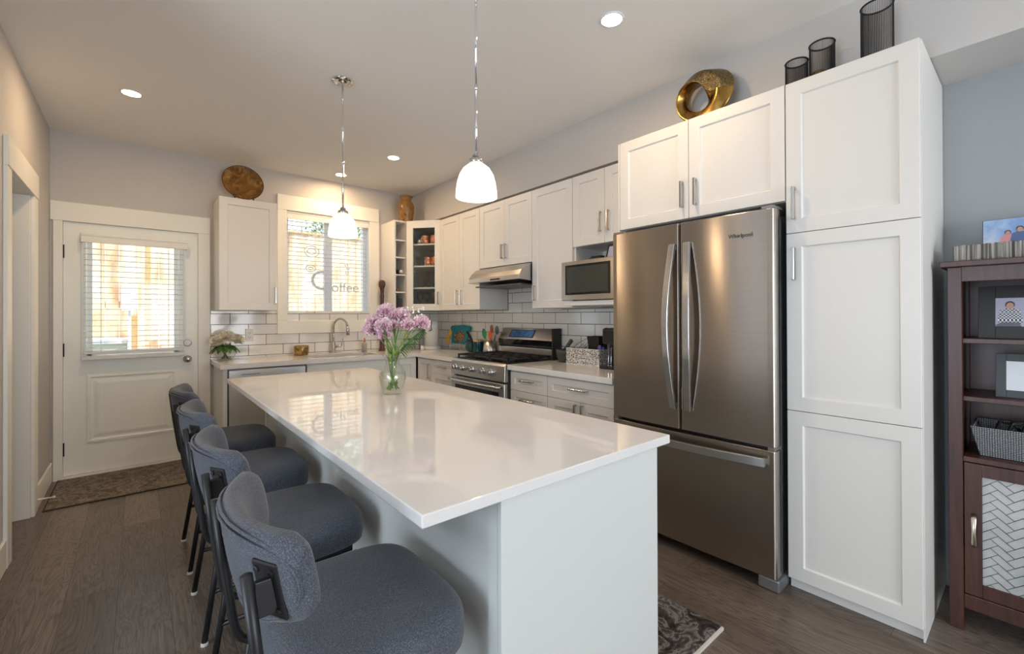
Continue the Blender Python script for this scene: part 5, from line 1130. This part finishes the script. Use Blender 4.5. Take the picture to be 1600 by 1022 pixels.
MB().box(BX0+.004, BX0+.028, BY0+.042, BY1-.042, 1.412, BZ-.0245).build('top_rail', W, t); MB().box(BX0+.004, BX0+.028, BY0+.042, BY1-.042, .092, .150).build('bottom_rail', W, t, bevel=.002)
for zz in (1.180, .945): MB().box(BX0+.030, BX1-.021, BY0+.031, BY1-.031, zz-.020, zz).build('shelf', W, t, bevel=.002)
MB().box(BX0+.002, BX1-.021, BY0+.042, BY1-.042, .685, .706).build('cabinet_deck', W, t, bevel=.002)
MB().box(BX0+.028, BX1-.021, BY0+.042, BY1-.042, .12, .140).build('cabinet_floor', W, t)
Fc = FX(BX0+.024)
def bdoor(a0, a1):
    b = MB(); st = .050; c0, c1 = .154, .682
    b.fb(Fc, a0, a0+st, 0, .020, c0, c1); b.fb(Fc, a1-st, a1, 0, .020, c0, c1); b.fb(Fc, a0+st, a1-st, 0, .020, c0, c0+.05); b.fb(Fc, a0+st, a1-st, 0, .020, c1-.05, c1)
    d = b.build('glass_door', W, t, bevel=.0015, seg=1); MB().fb(Fc, a0+st, a1-st, .006, .010, c0+.05, c1-.05).build('glass', M['herring'], d)
    # leaded herringbone lines on the glass
    b = MB(); A0_, A1_, C0_, C1_ = a0+st, a1-st, c0+.05, c1-.05; u_ = .030
    def seg_(p, q):
        # clip to the pane (Liang-Barsky)
        dx, dy = q[0]-p[0], q[1]-p[1]; t0, t1 = 0, 1
        for pp, qq in ((-dx, p[0]-A0_), (dx, A1_-p[0]), (-dy, p[1]-C0_), (dy, C1_-p[1])):
            if abs(pp) < 1e-9:
                if qq < 0: return
            else:
                r_ = qq/pp
                if pp < 0: t0 = max(t0, r_)
                else: t1 = min(t1, r_)
        if t0 >= t1: return
        a, c = (p[0]+dx*t0, p[1]+dy*t0), (p[0]+dx*t1, p[1]+dy*t1); L = math.hypot(c[0]-a[0], c[1]-a[1])
        if L < .002: return
        nx_, ny_ = -(c[1]-a[1])/L*.0008, (c[0]-a[0])/L*.0008
        V = [Fc(a[0]+nx_, .0103, a[1]+ny_), Fc(a[0]-nx_, .0103, a[1]-ny_), Fc(c[0]-nx_, .0103, c[1]-ny_), Fc(c[0]+nx_, .0103, c[1]+ny_)]
        V2 = [Fc(a[0]+nx_, .0112, a[1]+ny_), Fc(a[0]-nx_, .0112, a[1]-ny_), Fc(c[0]-nx_, .0112, c[1]-ny_), Fc(c[0]+nx_, .0112, c[1]+ny_)]
        b.add(V+V2, [(0, 1, 2, 3), (7, 6, 5, 4), (0, 4, 5, 1), (1, 5, 6, 2), (2, 6, 7, 3), (3, 7, 4, 0)])
    ca, sa = math.cos(R(45)), math.sin(R(45)); rot = lambda x, y: (A0_+x*ca-y*sa, C0_+.1+(x*sa+y*ca)*.85)
    for i in range(-14, 15):
        for j in range(-14, 15):
            if (i-j) % 4 == 0:      # horizontal brick 3x? with lower-left corner (i,j)
                X, Y = i*u_, j*u_
                for p, q in (((X, Y), (X+2*u_, Y)), ((X, Y+u_), (X+2*u_, Y+u_)), ((X, Y), (X, Y+u_)), ((X+2*u_, Y), (X+2*u_, Y-u_)), ((X+2*u_, Y+u_), (X+2*u_, Y-u_)), ((X+3*u_, Y+u_), (X+3*u_, Y-u_))): seg_(rot(*p), rot(*q))
    b.build('leading', M['dsteel'], d)
    return d
bd = bdoor(-(BY1-.044), -(-.155)); bd2 = bdoor(-(-.158), -(BY0+.044))
b = MB(); hy_ = BY1-.072; b.tube([(BX0+.002, hy_, .478), (BX0-.018, hy_, .465), (BX0-.026, hy_, .415), (BX0-.018, hy_, .365), (BX0+.002, hy_, .352)], [.009, .0085, .006, .0085, .009], 10, sq=(1, .6))
b.build('handle', pm('satin_nickel_pull', (.62, .56, .46, 1), .3, 1), bd, smooth=True)
# bookcase contents
t = thing('twig_tray', 'grey woven twig tray basket on top of the bookcase', 'basket', (2.66, 0, BZ)); tx0, tx1, ty0, ty1 = 2.585, 2.78, -.40, .228
for k in range(64):
    pass
b = MB(); rr = random.Random(6)
n = 104
for k in range(n):
    yy = ty0+(ty1-ty0)*k/(n-1); b.box(tx0-.003+rr.uniform(-.001, .002), tx0+.003, yy-.0030, yy+.0030, BZ+.002, BZ+.066+rr.uniform(-.002, .002)); b.box(tx1-.003, tx1+.003, yy-.003, yy+.003, BZ+.002, BZ+.064)
for k in range(22):
    xx = tx0+.004+(tx1-tx0-.008)*k/21; b.box(xx-.003, xx+.003, ty1-.003, ty1+.003, BZ+.002, BZ+.065); b.box(xx-.003, xx+.003, ty0-.003, ty0+.003, BZ+.002, BZ+.065)
b.build('twigs', M['twig'], t)
b = MB(); b.box(tx0+.0035, tx1-.0035, ty0+.0035, ty1-.0035, BZ+.0005, BZ+.008); b.build('base', M['brown'], t)
b = MB(); [b.tube([(tx0, ty0, zz), (tx0, ty1, zz), (tx1, ty1, zz), (tx1, ty0, zz)], .0032, 6, closed=True) for zz in (BZ+.010, BZ+.062)]; b.build('binding', M['twig'], t)
def person(F_, a, c, s_, top, skin_, hair_, parent, nm, legs=None, b0=.0012):
    """flat printed figure: hair, face, shoulders"""
    def disc(a_, c_, ra, rc_, mt, name, bb): MB().prism([(a_+ra*math.cos(k*.3927), c_+rc_*math.sin(k*.3927)) for k in range(16)], lambda p, q, h: F_(p, h, q), bb, bb+.0003).build(name, mt, parent)
    disc(a, c+s_*.05, s_*.17, s_*.19, hair_, 'printed_hair', b0+.0004); disc(a, c, s_*.135, s_*.17, skin_, 'printed_face', b0+.0008)
    P_ = [(a-.10*s_, c-.12*s_), (a-.36*s_, c-.24*s_), (a-.44*s_, c-.75*s_), (a-.38*s_, c-1.0*s_), (a+.38*s_, c-1.0*s_), (a+.44*s_, c-.75*s_), (a+.36*s_, c-.24*s_), (a+.10*s_, c-.12*s_)]
    MB().prism(P_, lambda p, q, h: F_(p, h, q), b0, b0+.0003).build('printed_shirt', top, parent)
    if legs: MB().prism([(a-.52*s_, c-1.0*s_), (a-.30*s_, c-.85*s_), (a+.30*s_, c-.85*s_), (a+.45*s_, c-1.18*s_), (a-.35*s_, c-1.22*s_)], lambda p, q, h: F_(p, h, q), b0+.0004, b0+.0007).build('printed_trousers', legs, parent)
# canvas photo behind the tray
t = thing('canvas_photo', 'landscape canvas photo of a couple against a blue sky behind the twig tray', 'photo', (2.815, 0, BZ)); cx0 = 2.80; Fv = FX(cx0)
tl2 = lambda c: (c-BZ)*.12
FV = lambda a, bb, c: (Fv(a, bb, c)[0]+tl2(c), Fv(a, bb, c)[1], c)
MB().fb(FV, -.160, .13, -.028, 0, BZ+.001, BZ+.190).build('canvas', M['bframe'], t); pf = MB().fb(FV, -.158, .128, .0003, .0010, BZ+.003, BZ+.189).build('photo_print', M['skyp'], t)
MB().fb(FV, -.158, .128, .0012, .0016, BZ+.003, BZ+.090).build('printed_hedge', M['hedge'], pf)
person(FV, -.086, BZ+.127, .055, M['pinks'], M['skin'], M['hair'], pf, 'woman', None, .0018); person(FV, -.052, BZ+.139, .062, M['blues'], M['skin'], M['hair'], pf, 'man', None, .0030)
def pframe(name, label, x, a0, a1, c0, c1, fw, mt, pic, lean=.18, rz=0):
    t = thing(name, label, 'picture frame', (x, -(a0+a1)/2, c0)); Fq_ = FX(x)
    def G(a, bb, c):
        a2 = (a-a0); return (x-bb+(c-c0)*lean+a2*rz, -a, c)
    b = MB(); b.fb(G, a0, a0+fw, -.012, 0, c0, c1); b.fb(G, a1-fw, a1, -.012, 0, c0, c1); b.fb(G, a0+fw, a1-fw, -.012, 0, c0, c0+fw); b.fb(G, a0+fw, a1-fw, -.012, 0, c1-fw, c1)
    b.build('frame', mt, t, bevel=.001, seg=1); pp = MB().fb(G, a0+fw, a1-fw, -.010, -.003, c0+fw, c1-fw).build('picture', pic, t); return t, G, pp
t1, G1, pp1 = pframe('photo_frame', 'large black photo frame with a boy in a plaid shirt on the top bookcase shelf', 2.665, -.166, .10, 1.1805, 1.392, .048, M['bframe'], M['lav'])
person(G1, -.078, 1.312, .078, M['check'], M['skin'], M['hair'], pp1, 'boy', M['jean'], -.0028)
t2, G2, pp2 = pframe('photo_frame', 'charcoal picture frame with pale print on the second bookcase shelf', 2.655, -.118, .12, .9455, 1.118, .029, M['gframe'], M['whitep'])
t = thing('woven_basket', 'grey woven storage basket on the lower open shelf of the bookcase', 'basket', (2.67, 0, .7065)); zb = .7065
def ring4(x0_, x1_, yy0, yy1, z_): return [(x0_, yy0, z_), (x0_, yy1, z_), (x1_, yy1, z_), (x1_, yy0, z_)]
rows = [ring4(2.612, 2.80, -.37, .160, zb), ring4(2.590, 2.83, -.39, .186, zb+.118), ring4(2.598, 2.822, -.382, .178, zb+.118), ring4(2.620, 2.792, -.362, .152, zb+.008)]
b = MB(); b.grid(rows, closed_u=True); b.add(rows[0], [(0, 1, 2, 3)]); b.add(rows[-1], [(0, 1, 2, 3)]); b.build('basket_body', M['weave'], t, bevel=.002)
b = MB(); rr = random.Random(15)
for k in range(14):
    y_ = .13-.035*k; b.tube([(2.65, y_, zb+.06), (2.66+rr.uniform(0, .05), y_-.02, zb+.13+rr.uniform(0, .015)), (2.70, y_-.06, zb+.125), (2.72, y_-.09, zb+.08)], .006, 6)
tag(b.build('black_cables', M['blackp'], smooth=True, origin=(2.7, 0, zb+.06)), 'tangle of black cables filling the woven basket', 'cables', kind='stuff')
